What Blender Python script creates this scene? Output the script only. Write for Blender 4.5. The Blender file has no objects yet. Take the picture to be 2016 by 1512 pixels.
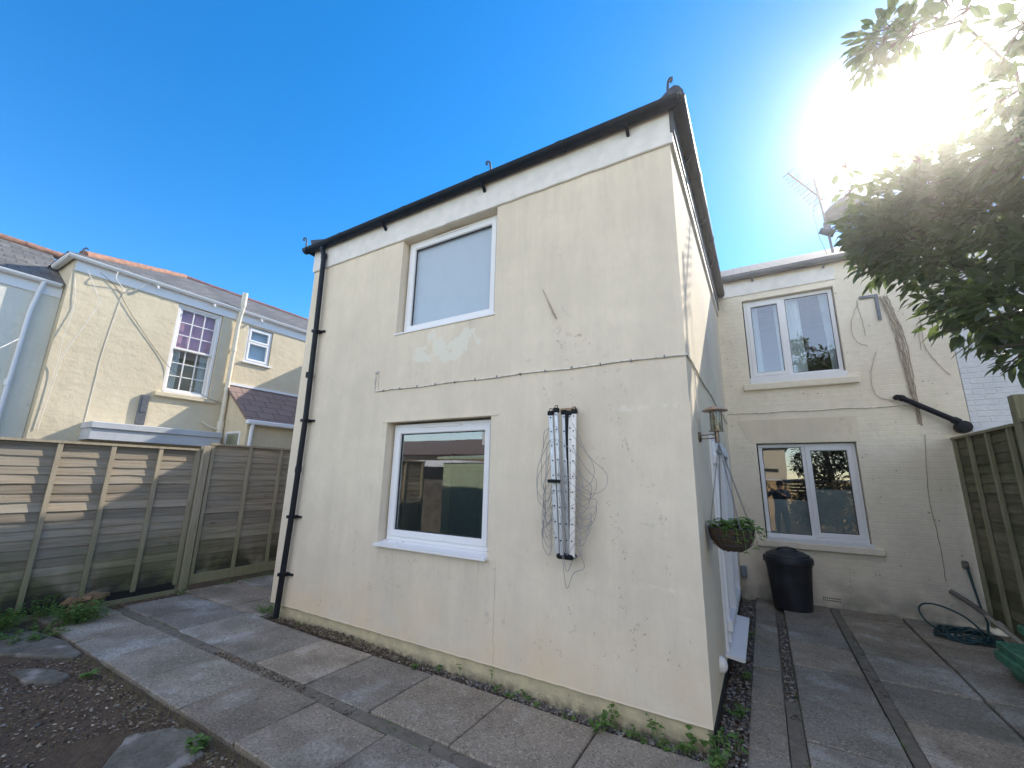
import bpy, bmesh, math, random
from mathutils import Vector, Matrix
random.seed(7)
R = random.random
def U(a, b): return a + (b - a) * random.random()
C = bpy.context.scene.collection
sc = bpy.context.scene

# ------------------------------------------------------------------ camera
cam_d = bpy.data.cameras.new('camera'); cam = bpy.data.objects.new('camera', cam_d); C.objects.link(cam)
cam_d.sensor_width = 36.0; cam_d.lens = 818.7745 / 2016 * 36.0; cam_d.clip_start = 0.05; cam_d.clip_end = 2000
CR = Vector((0.86263975, 0.50541712, 0.02015437)); CU = Vector((0.09397601, -0.19929377, 0.97542324)); CF = Vector((-0.49701224, 0.83954484, 0.21941581))
CP = Vector((0.42060015, -3.34818044, 1.7))
cam.matrix_world = Matrix(((CR.x, CU.x, -CF.x, CP.x), (CR.y, CU.y, -CF.y, CP.y), (CR.z, CU.z, -CF.z, CP.z), (0, 0, 0, 1)))
sc.camera = cam

# ------------------------------------------------------------------ sky, sun, exposure
SUN = Vector((0.364, 1.0, 0.725)).normalized()
SUN_EL = math.asin(SUN.z); SUN_AZ = math.atan2(SUN.x, SUN.y)
w = bpy.data.worlds.new('World'); sc.world = w; w.use_nodes = True
nt = w.node_tree; nt.nodes.clear()
def wn(t, **k):
    n = nt.nodes.new(t)
    for a, b in k.items(): setattr(n, a, b)
    return n
sky = wn('ShaderNodeTexSky', sky_type='NISHITA', sun_disc=False, sun_elevation=SUN_EL, sun_rotation=SUN_AZ)
sky.air_density = 1.0; sky.dust_density = 0.05; sky.ozone_density = 3.0
hs = wn('ShaderNodeHueSaturation'); hs.inputs['Saturation'].default_value = 1.36
nt.links.new(sky.outputs[0], hs.inputs['Color'])
bg = wn('ShaderNodeBackground'); bg.inputs[1].default_value = 0.109
nt.links.new(hs.outputs[0], bg.inputs[0])
# glow added to the sky round the sun for its blown-out glare (at infinity, so it stays round the sun from anywhere)
tc = wn('ShaderNodeTexCoord')
dot = wn('ShaderNodeVectorMath', operation='DOT_PRODUCT'); dot.inputs[1].default_value = SUN
nt.links.new(tc.outputs['Generated'], dot.inputs[0])
mx = wn('ShaderNodeMath', operation='MAXIMUM'); mx.inputs[1].default_value = 0.0
nt.links.new(dot.outputs['Value'], mx.inputs[0])
def lobe(p, a):
    m = wn('ShaderNodeMath', operation='POWER'); m.inputs[1].default_value = p
    nt.links.new(mx.outputs[0], m.inputs[0])
    k = wn('ShaderNodeMath', operation='MULTIPLY'); k.inputs[1].default_value = a
    nt.links.new(m.outputs[0], k.inputs[0]); return k
l1, l2 = lobe(330, 4.0), lobe(60, 0.03)
ad = wn('ShaderNodeMath', operation='ADD'); nt.links.new(l1.outputs[0], ad.inputs[0]); nt.links.new(l2.outputs[0], ad.inputs[1])
bg2 = wn('ShaderNodeBackground'); bg2.inputs[0].default_value = (1.0, 0.98, 0.95, 1)
nt.links.new(ad.outputs[0], bg2.inputs[1])
ash = wn('ShaderNodeAddShader'); nt.links.new(bg.outputs[0], ash.inputs[0]); nt.links.new(bg2.outputs[0], ash.inputs[1])
# warm fill light added to the sky behind the camera, lifting the shaded walls
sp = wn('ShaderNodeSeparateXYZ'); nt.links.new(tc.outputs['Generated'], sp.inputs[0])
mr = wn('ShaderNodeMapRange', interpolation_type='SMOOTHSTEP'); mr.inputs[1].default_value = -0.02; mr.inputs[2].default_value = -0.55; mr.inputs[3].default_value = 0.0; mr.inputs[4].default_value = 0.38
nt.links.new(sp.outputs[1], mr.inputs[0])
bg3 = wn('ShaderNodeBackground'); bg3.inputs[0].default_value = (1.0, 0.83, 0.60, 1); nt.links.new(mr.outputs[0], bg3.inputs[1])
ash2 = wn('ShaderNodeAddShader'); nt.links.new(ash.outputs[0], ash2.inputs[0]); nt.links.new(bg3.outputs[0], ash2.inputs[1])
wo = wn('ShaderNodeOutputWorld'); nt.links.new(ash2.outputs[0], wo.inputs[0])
sl = bpy.data.lights.new('sun', 'SUN'); sl.energy = 2.6; sl.angle = math.radians(0.5); sl.color = (1.0, 0.91, 0.77)
so = bpy.data.objects.new('sun', sl); C.objects.link(so); so.rotation_euler = SUN.to_track_quat('Z', 'Y').to_euler(); so.location = (5, 14, 12)
sc.view_settings.view_transform = 'Standard'; sc.view_settings.look = 'None'; sc.view_settings.gamma = 1.0
sc.view_settings.exposure = 1.47
sc.render.engine = 'CYCLES'; sc.cycles.use_denoising = True; sc.cycles.max_bounces = 8; sc.cycles.transparent_max_bounces = 16
sc.cycles.sample_clamp_indirect = 6.0

# ------------------------------------------------------------------ materials
class NT:
    def __init__(s, name):
        s.m = bpy.data.materials.new(name); s.m.use_nodes = True; s.t = s.m.node_tree; s.t.nodes.clear()
        s.out = s.t.nodes.new('ShaderNodeOutputMaterial')
        s.tc = s.t.nodes.new('ShaderNodeTexCoord')
    def n(s, t, ins=None, **k):
        x = s.t.nodes.new(t)
        for a, b in k.items(): setattr(x, a, b)
        for a, b in (ins or {}).items(): s.set(x, a, b)
        return x
    def set(s, x, a, b):
        if isinstance(b, bpy.types.NodeSocket): s.t.links.new(b, x.inputs[a])
        elif isinstance(b, bpy.types.Node): s.t.links.new(b.outputs[0], x.inputs[a])
        else: x.inputs[a].default_value = b
    def co(s, scale=(1, 1, 1)):
        mp = s.n('ShaderNodeMapping', {'Vector': s.tc.outputs['Object'], 'Scale': scale}); return mp.outputs[0]
    def noise(s, scale, detail=4, rough=0.55, co=None, dist=0.0):
        return s.n('ShaderNodeTexNoise', {'Vector': co or s.tc.outputs['Object'], 'Scale': scale, 'Detail': detail, 'Roughness': rough, 'Distortion': dist}).outputs[0]
    def vor(s, scale, co=None, out=0, feature='F1'):
        return s.n('ShaderNodeTexVoronoi', {'Vector': co or s.tc.outputs['Object'], 'Scale': scale}, feature=feature).outputs[out]
    def rng(s, v, a, b, c=0.0, d=1.0):
        return s.n('ShaderNodeMapRange', {'Value': v, 'From Min': a, 'From Max': b, 'To Min': c, 'To Max': d}, clamp=True).outputs[0]
    def mix(s, f, a, b, mode='MIX'):
        x = s.n('ShaderNodeMix', data_type='RGBA', blend_type=mode)
        for i, v in ((0, f), (6, a), (7, b)):
            if isinstance(v, (bpy.types.NodeSocket,)): s.t.links.new(v, x.inputs[i])
            elif i == 0: x.inputs[0].default_value = v
            else: x.inputs[i].default_value = (*v, 1) if len(v) == 3 else v
        return x.outputs[2]
    def math(s, op, a, b=0.0):
        x = s.n('ShaderNodeMath', operation=op); s.set(x, 0, a); s.set(x, 1, b); return x.outputs[0]
    def sep(s):
        return s.n('ShaderNodeSeparateXYZ', {0: s.tc.outputs['Object']}).outputs
    def bump(s, h, strength=0.3, dist=0.01, normal=None):
        x = s.n('ShaderNodeBump', {'Height': h, 'Strength': strength, 'Distance': dist})
        if normal is not None: s.set(x, 'Normal', normal)
        return x.outputs[0]
    def done(s, col, rough=0.8, bump=None, metal=0.0, spec=None, **extra):
        p = s.n('ShaderNodeBsdfPrincipled')
        s.set(p, 'Base Color', (*col, 1) if isinstance(col, tuple) and len(col) == 3 else col)
        s.set(p, 'Roughness', rough); s.set(p, 'Metallic', metal)
        if spec is not None: s.set(p, 'Specular IOR Level', spec)
        if bump is not None: s.set(p, 'Normal', bump)
        for a, b in extra.items(): s.set(p, a.replace('_', ' '), b)
        s.t.links.new(p.outputs[0], s.out.inputs[0]); return s.m
M = {}
def plain(name, col, rough=0.6, metal=0.0, var=0.15, scale=6, bump=0.0, bscale=80, spec=None):
    t = NT(name); n = t.noise(scale, 5)
    c = t.mix(t.rng(n, .3, .7), tuple(v * (1 - var) for v in col), tuple(min(1, v * (1 + var)) for v in col))
    b = t.bump(t.noise(bscale, 3), bump, .004) if bump else None
    r = t.rng(t.noise(scale * 3, 3), .3, .7, max(.02, rough - .1), min(1, rough + .1))
    M[name] = t.done(c, r, b, metal, spec); return M[name]

# smooth cream render, streaked and weathered
def render_mat(name, base, dark, warm, patch=False, rough=False):
    t = NT(name); x, y, z = t.sep()
    big = t.noise(0.9, 4, .6); mid = t.noise(4.5, 6, .65)
    streak = t.noise(1.0, 6, .7, t.co((5, 5, .5)), .4); fine = t.noise(1.0, 4, .7, t.co((38, 38, 9)), .5)
    c = t.mix(t.rng(t.math('ADD', t.math('MULTIPLY', big, .65), t.math('MULTIPLY', streak, .35)), .38, .66), base, dark)
    c = t.mix(t.math('MULTIPLY', t.rng(mid, .42, .72), .5), c, dark)
    c = t.mix(t.rng(fine, .4, .8, 0, .14), c, tuple(v * .72 for v in dark))
    low = t.math('MULTIPLY', t.rng(z, .75, .1), t.rng(t.noise(2.2, 5), .38, .62))
    c = t.mix(t.math('MULTIPLY', low, .75), c, warm)
    if patch:   # rain streaks below the sills, a hairline crack and scraped bands
        for (xa, xb, zt, ln_) in ((-3.2, -1.75, 3.33, .9), (-3.2, -1.75, .97, .8), (-4.6, -.1, 4.58, 1.1)):
            k = t.math('MULTIPLY', t.math('MULTIPLY', t.rng(x, xa - .02, xa + .05), t.rng(x, xb + .02, xb - .05)), t.math('MULTIPLY', t.rng(z, zt - ln_, zt - .02), t.rng(z, zt + .01, zt)))
            k = t.math('MULTIPLY', k, t.rng(t.noise(1.0, 5, .7, t.co((6, 6, .6)), .5), .5, .75)); c = t.mix(t.math('MULTIPLY', k, .3), c, (.36, .34, .27))
        wx = t.math('ADD', x, t.math('MULTIPLY', t.math('SUBTRACT', t.noise(2.5, 4), .5), .12)); k = t.math('MULTIPLY', t.rng(t.math('ABSOLUTE', t.math('ADD', wx, 1.70)), .004, .0015), t.rng(z, 1.0, .8)); c = t.mix(t.math('MULTIPLY', k, .5), c, (.3, .27, .2))
        wz = t.math('ADD', z, t.math('MULTIPLY', t.math('SUBTRACT', t.noise(3.1, 4), .5), .16))
        for zz, a_, b_ in ((2.27, -.62, -.02), (.93, -.5, -.1)): k = t.math('MULTIPLY', t.math('MULTIPLY', t.rng(t.math('ABSOLUTE', t.math('SUBTRACT', wz, zz)), .03, .012), t.math('MULTIPLY', t.rng(x, a_, a_ + .1), t.rng(x, b_, b_ - .1))), t.rng(t.noise(17, 5), .45, .6)); c = t.mix(t.math('MULTIPLY', k, .5), c, (.86, .80, .68))
    # grey grime in separate small clouds
    g = t.math('MULTIPLY', t.rng(t.noise(7, 6, .7), .6, .74), t.rng(t.noise(1.6, 3), .5, .65))
    c = t.mix(t.math('MULTIPLY', g, .5), c, (.24, .25, .2))
    if patch:  # flaked pale paint under the upper window
        dx = t.math('DIVIDE', t.math('SUBTRACT', x, -2.38), .46); dz = t.math('DIVIDE', t.math('SUBTRACT', z, 3.11), .2)
        rr = t.math('ADD', t.math('MULTIPLY', dx, dx), t.math('MULTIPLY', dz, dz))
        v = t.math('SUBTRACT', t.noise(5.2, 4, .55), t.math('MULTIPLY', rr, .13))
        c = t.mix(t.rng(v, .425, .435, 0, .8), c, (.76, .73, .62))
    h = t.math('ADD', t.noise(160, 4, .7), t.math('MULTIPLY', t.noise(14, 4), 1.5))
    nb = t.bump(h, .25, .006); nb = t.bump(t.noise(1.8, 3), .25, .03, nb)
    if rough: nb = t.bump(t.math('ADD', t.noise(9, 6, .62), t.math('MULTIPLY', t.noise(2.6, 3, .5, t.co((1, 1, 2.6))), 1.2)), .30, .03, nb)
    M[name] = t.done(c, .9, nb, spec=.2)
render_mat('cream_render', (.82, .715, .56), (.665, .582, .462), (.79, .63, .42), True)
render_mat('neighbour_render', (.72, .625, .455), (.62, .53, .375), (.66, .54, .36), rough=True)
render_mat('neighbour_pale', (.76, .74, .66), (.66, .65, .57), (.70, .64, .5), rough=True)
def plinth():
    t = NT('plinth_cream'); n = t.noise(9, 6, .65)
    c = t.mix(t.rng(n, .35, .65), (.66, .57, .36), (.5, .44, .29))
    k = t.rng(t.noise(24, 6, .7), .62, .7); c = t.mix(t.math('MULTIPLY', k, .7), c, (.2, .15, .1))
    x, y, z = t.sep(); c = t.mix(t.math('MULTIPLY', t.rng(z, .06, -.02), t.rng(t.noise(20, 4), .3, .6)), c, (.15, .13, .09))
    M['plinth_cream'] = t.done(c, .9, t.bump(t.noise(30, 6, .7), .6, .012))
plinth()
def paint_brick(name, base, dark, speck=True, bmp=.38):
    t = NT(name)
    cx = t.n('ShaderNodeSeparateXYZ', {0: t.tc.outputs['Object']}).outputs
    wob = t.math('MULTIPLY', t.noise(3, 3), .03)
    v = t.n('ShaderNodeCombineXYZ', {0: cx[0], 1: t.math('ADD', cx[2], wob), 2: 0.0}).outputs[0]
    br = t.n('ShaderNodeTexBrick', {'Vector': v, 'Scale': 1.0, 'Mortar Size': .010, 'Mortar Smooth': .9, 'Brick Width': .225, 'Row Height': .075, 'Bias': 0.0, 'Color1': (1, 1, 1, 1), 'Color2': (.8, .8, .8, 1), 'Mortar': (0, 0, 0, 1)})
    n = t.noise(2.0, 6, .65)
    c = t.mix(t.rng(n, .35, .65), base, dark)
    c = t.mix(t.rng(t.noise(13, 6, .7), .4, .75, 0, .3), c, tuple(q * .78 for q in dark))
    if speck:
        d = t.math('MULTIPLY', t.rng(t.vor(16), .2, .1), t.rng(t.noise(4.0, 4), .56, .62))
        c = t.mix(t.math('MULTIPLY', d, .75), c, (.13, .12, .09))
        x, y, z = cx
        c = t.mix(t.math('MULTIPLY', t.rng(z, .55, 0.0), t.rng(t.noise(3.5, 5), .35, .65)), c, (.36, .34, .27))
    h = t.math('ADD', t.math('MULTIPLY', br.outputs[0], .5), t.math('MULTIPLY', t.noise(26, 6, .65), 1.1))
    M[name] = t.done(c, .88, t.bump(h, bmp, .012), spec=.25)
paint_brick('painted_brick', (.88, .79, .645), (.78, .695, .555))
paint_brick('white_brick', (.80, .81, .82), (.68, .70, .73), False, .9)
plain('white_board', (.72, .69, .64), .6, var=.08, scale=9, bump=.12)
plain('dark_board', (.05, .055, .06), .5, var=.2)
plain('upvc', (.80, .80, .81), .5, var=.02, scale=4, spec=.3)
plain('upvc_pink', (.80, .77, .74), .35, var=.03, scale=5)
plain('cream_pipe', (.72, .66, .53), .5, var=.06)
plain('black_plastic', (.006, .009, .012), .5, var=.3, scale=12, bump=.05, spec=.18)
plain('pipe_black', (.009, .011, .016), .5, var=.35, scale=10, bump=.08, spec=.25)
plain('bin_black', (.018, .021, .028), .5, var=.6, scale=5, bump=.12, bscale=90)
plain('rubber_seal', (.02, .02, .022), .5)
plain('alu', (.55, .56, .58), .4, .6, var=.08, scale=14)
plain('alu_pale', (.74, .70, .66), .42, .25, var=.06, scale=14)
plain('steel', (.20, .15, .11), .32, .8, var=.15, scale=20)
plain('copper_cap', (.42, .27, .18), .38, .7, var=.15, scale=20)
plain('galv', (.16, .165, .18), .5, .7, var=.2, scale=20)
plain('dark_iron', (.07, .075, .09), .6, .4, var=.25)
plain('line_cord', (.27, .27, .28), .5)
plain('wood_block', (.35, .23, .14), .8, var=.3, scale=30)
plain('cable_grey', (.70, .66, .59), .6, var=.25, scale=20)
plain('cable_white', (.72, .70, .66), .5)
plain('cable_dark', (.09, .09, .09), .6)
plain('lead', (.12, .13, .15), .6, .2)
plain('hose_green', (.016, .058, .066), .45, var=.3, scale=15)
plain('old_pipe', (.17, .15, .13), .7, var=.3)
plain('sand_pipe', (.34, .31, .25), .7, var=.2)
plain('green_plastic', (.055, .20, .12), .55, var=.35, scale=9, bump=.08)
plain('grey_box', (.2, .23, .27), .5, var=.1)
plain('canopy_grey', (.50, .52, .55), .6, var=.1, scale=3)
plain('coir', (.06, .04, .025), .95, var=.5, scale=40, bump=.9, bscale=60)
plain('stem', (.40, .33, .25), .85, var=.3, scale=20)
plain('creeper_mark', (.27, .225, .17), .9, var=.4, scale=30)
plain('trunk_bark', (.10, .08, .06), .9, var=.35, scale=12, bump=.7, bscale=30)
plain('rotten_wood', (.22, .14, .08), .9, var=.5, scale=14, bump=.8, bscale=40)
plain('interior', (.035, .035, .035), .9)
plain('curtain', (.80, .80, .80), .9, var=.06)
plain('blind', (.44, .52, .60), .8, var=.03)
plain('net', (.34, .36, .37), .9, var=.08)
plain('shed_green', (.42, .50, .36), .7, var=.12, bump=.2)
plain('roof_red', (.24, .17, .14), .85, var=.3, scale=8)
plain('brick_tan', (.42, .30, .2), .85, var=.2)
plain('shirt', (.035, .05, .08), .9); plain('jeans', (.03, .035, .055), .9); plain('skin', (.48, .30, .22), .6); plain('hair', (.03, .02, .015), .7)
plain('stone_dark', (.13, .12, .11), .95, var=.5, scale=5, bump=.9, bscale=7)

def glass(name, ior=1.9, tint=(.72, .78, .78)):
    t = NT(name)
    f = t.n('ShaderNodeFresnel', {'IOR': ior}).outputs[0]; f = t.math('MULTIPLY', f, t.math('SUBTRACT', 1.0, t.n('ShaderNodeNewGeometry').outputs['Backfacing']))
    tr = t.n('ShaderNodeBsdfTransparent', {'Color': (*tint, 1)}); gl = t.n('ShaderNodeBsdfGlossy', {'Roughness': 0.0, 'Color': (1, 1, 1, 1), 'Normal': t.bump(t.noise(1.3, 2), .05, .02)})
    m = t.n('ShaderNodeMixShader', {0: f, 1: tr, 2: gl}); t.t.links.new(m.outputs[0], t.out.inputs[0]); M[name] = t.m
glass('window_glass', 2.5, (.84, .89, .89)); glass('lamp_glass', 1.7, (.80, .79, .74))

def slate(name, c1, c2, row=.2, wid=.3, axis='y'):
    t = NT(name); x, y, z = t.sep()
    u = y if axis == 'y' else x
    v = t.n('ShaderNodeCombineXYZ', {0: u, 1: t.math('MULTIPLY', z, 1.9), 2: 0.0}).outputs[0]
    br = t.n('ShaderNodeTexBrick', {'Vector': v, 'Scale': 1.0, 'Mortar Size': .012, 'Brick Width': wid, 'Row Height': row, 'Color1': (*c1, 1), 'Color2': (*c2, 1), 'Mortar': tuple(q * .35 for q in c1) + (1,)})
    c = t.mix(t.rng(t.noise(1.5, 5), .35, .65), br.outputs[0], tuple(q * .7 for q in c2), 'MIX')
    c = t.mix(.5, c, br.outputs[0])
    c = t.mix(t.rng(t.noise(18, 5, .7), .55, .75, 0, .4), c, tuple(min(1, q * 1.5) for q in c1))
    M[name] = t.done(c, .75, t.bump(br.outputs[0], .9, .03))
slate('slate_grey', (.215, .20, .18), (.115, .11, .10), .17, .26); slate('slate_dark', (.10, .105, .12), (.14, .14, .15), axis='x')
slate('tile_brown', (.22, .15, .13), (.27, .19, .165), .28, .35)
plain('ridge_terracotta', (.33, .17, .11), .85, var=.35, scale=9)
plain('ridge_dark', (.2, .10, .09), .85, var=.3, scale=9)

def fence_wood():
    t = NT('fence_wood'); x, y, z = t.sep()
    g = t.noise(1.0, 6, .65, t.co((8, 1.6, 42)), .6); tone = t.n('ShaderNodeVertexColor', layer_name='tone').outputs[0]
    c = t.mix(t.rng(g, .3, .7), (.42, .35, .27), (.225, .186, .137))
    c = t.mix(t.rng(t.noise(1.0, 3, .5, t.co((3, 1.3, 6))), .4, .7, 0, .6), c, (.30, .285, .25))
    kn = t.rng(t.vor(1.0, t.co((4, 2.2, 7))), .12, .04); c = t.mix(t.math('MULTIPLY', kn, .8), c, (.09, .065, .045))
    alg = t.math('MULTIPLY', t.rng(z, .85, .1), t.rng(t.noise(1.5, 5), .38, .56)); c = t.mix(t.math('MULTIPLY', alg, .9), c, (.11, .125, .04))
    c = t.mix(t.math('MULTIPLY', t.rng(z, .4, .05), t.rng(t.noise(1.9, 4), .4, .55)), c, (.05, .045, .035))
    c = t.mix(1.0, c, tone, 'MULTIPLY')
    M['fence_wood'] = t.done(c, .88, t.bump(g, .45, .006), spec=.2)
    t = NT('batten_wood'); g = t.noise(1.0, 5, .6, t.co((30, 30, 3)))
    x, y, z = t.sep()
    c = t.mix(t.rng(g, .3, .7), (.43, .37, .275), (.29, .245, .178)); c = t.mix(t.math('MULTIPLY', t.rng(z, 1.2, .1), .55), c, (.15, .17, .065))
    M['batten_wood'] = t.done(c, .88, t.bump(g, .4, .005), spec=.2)
    t = NT('fence_wood_green'); g = t.noise(1.0, 6, .65, t.co((8, 1.6, 42)), .6); tone = t.n('ShaderNodeVertexColor', layer_name='tone').outputs[0]
    c = t.mix(t.rng(g, .3, .7), (.25, .22, .145), (.13, .12, .078)); c = t.mix(t.rng(t.noise(1.8, 5), .4, .62, 0, .7), c, (.085, .105, .04))
    c = t.mix(1.0, c, tone, 'MULTIPLY'); M['fence_wood_green'] = t.done(c, .9, t.bump(g, .45, .006), spec=.2)
    t = NT('batten_green'); g = t.noise(1.0, 5, .6, t.co((30, 30, 3)))
    M['batten_green'] = t.done(t.mix(t.rng(g, .3, .7), (.36, .33, .22), (.21, .20, .12)), .9, t.bump(g, .4, .005), spec=.2)
    t = NT('fence_fresh'); g = t.noise(1.0, 6, .65, t.co((3, 8, 40)), .6)
    M['fence_fresh'] = t.done(t.mix(t.rng(g, .3, .7), (.58, .40, .2), (.42, .27, .12)), .85, t.bump(g, .4, .006))
fence_wood()

def paving():
    t = NT('paving_slab'); tone = t.n('ShaderNodeVertexColor', layer_name='tone').outputs[0]
    c = t.mix(t.rng(t.noise(2.6, 6, .6), .35, .65), (.335, .292, .238), (.245, .214, .172))
    sp = t.vor(95, None, 1); spv = t.n('ShaderNodeSeparateColor', {0: sp}).outputs[0]
    c = t.mix(t.rng(spv, .86, .9, 0, .6), c, (.55, .48, .39)); c = t.mix(t.rng(spv, .14, .1, 0, .55), c, (.06, .06, .055))
    fine = t.noise(210, 2, .6); c = t.mix(t.rng(fine, .5, .72, 0, .5), c, (.40, .36, .30))
    li = t.math('MULTIPLY', t.rng(t.noise(1.9, 3, .5), .555, .64), t.rng(t.noise(38, 5, .7), .38, .62)); c = t.mix(t.math('MULTIPLY', li, .8), c, (.52, .51, .48))
    mo = t.math('MULTIPLY', t.rng(t.noise(1.15, 4), .54, .68), .5); c = t.mix(mo, c, (.10, .105, .06))
    dk = t.math('MULTIPLY', t.rng(t.noise(1.4, 4, .6, t.co((1, 1.3, 1))), .5, .66), .4); c = t.mix(dk, c, (.10, .08, .06))
    c = t.mix(1.0, c, tone, 'MULTIPLY')
    h = t.math('ADD', fine, t.math('MULTIPLY', t.noise(45, 4), .8))
    M['paving_slab'] = t.done(c, .85, t.bump(h, .35, .006), spec=.3)
    t = NT('mortar'); c = t.mix(t.rng(t.noise(11, 6, .7), .35, .65), (.31, .272, .22), (.20, .174, .137)); c = t.mix(t.math('MULTIPLY', t.math('MULTIPLY', t.rng(t.math('ABSOLUTE', t.math('SUBTRACT', t.noise(3.2, 4, .6), .5)), .012, .003), t.rng(t.noise(1.3, 2), .45, .55)), .85), c, (.03, .028, .022)); M['mortar'] = t.done(c, .95, t.bump(t.noise(40, 6, .75), 1.0, .03))
    t = NT('soil'); c = t.mix(t.rng(t.noise(16, 6, .7), .3, .7), (.105, .067, .042), (.20, .14, .092))
    c = t.mix(t.rng(t.noise(60, 5, .7), .55, .75, 0, .6), c, (.24, .185, .13)); M['soil'] = t.done(c, .97, t.bump(t.noise(34, 7, .75), 1.0, .03))
    t = NT('chip'); tone = t.n('ShaderNodeVertexColor', layer_name='tone').outputs[0]; M['chip'] = t.done(tone, .9)
    t = NT('stepping_stone'); c = t.mix(t.rng(t.noise(5, 6, .65), .35, .65), (.26, .24, .20), (.14, .13, .105)); c = t.mix(t.rng(t.noise(40, 5, .7), .55, .72, 0, .6), c, (.08, .07, .05)); c = t.mix(t.rng(t.noise(9, 5, .7), .55, .66, 0, .6), c, (.11, .085, .055))
    c = t.mix(t.rng(t.noise(3.2, 4), .57, .64, 0, .8), c, (.46, .41, .37)); M['stepping_stone'] = t.done(c, .92, t.bump(t.noise(18, 8, .75), 1.0, .025))
paving()
def leafmat(name, a, b, trans=.35, rough=.4):
    t = NT(name); tone = t.n('ShaderNodeVertexColor', layer_name='tone').outputs[0]
    tv = t.n('ShaderNodeSeparateColor', {0: tone}).outputs[0]
    c = t.mix(tv, a, b)
    p = t.n('ShaderNodeBsdfPrincipled', {'Base Color': c, 'Roughness': rough})
    tr = t.n('ShaderNodeBsdfTranslucent', {'Color': t.mix(.35, c, (.30, .42, .08))})
    m = t.n('ShaderNodeMixShader', {0: trans, 1: p, 2: tr}); t.t.links.new(m.outputs[0], t.out.inputs[0]); M[name] = t.m
leafmat('tree_leaf', (.04, .06, .035), (.10, .13, .075), .5, .38)
leafmat('shaded_leaf', (.008, .012, .008), (.022, .03, .018), .15, .6)  # near black: the mirrored tree's shade is put into its leaf colour
leafmat('weed_leaf', (.06, .13, .035), (.19, .33, .08), .35, .55)
leafmat('basket_leaf', (.09, .20, .04), (.2, .34, .07), .3, .5)
leafmat('grass_dry', (.14, .10, .045), (.25, .21, .09), .2, .8)

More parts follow.
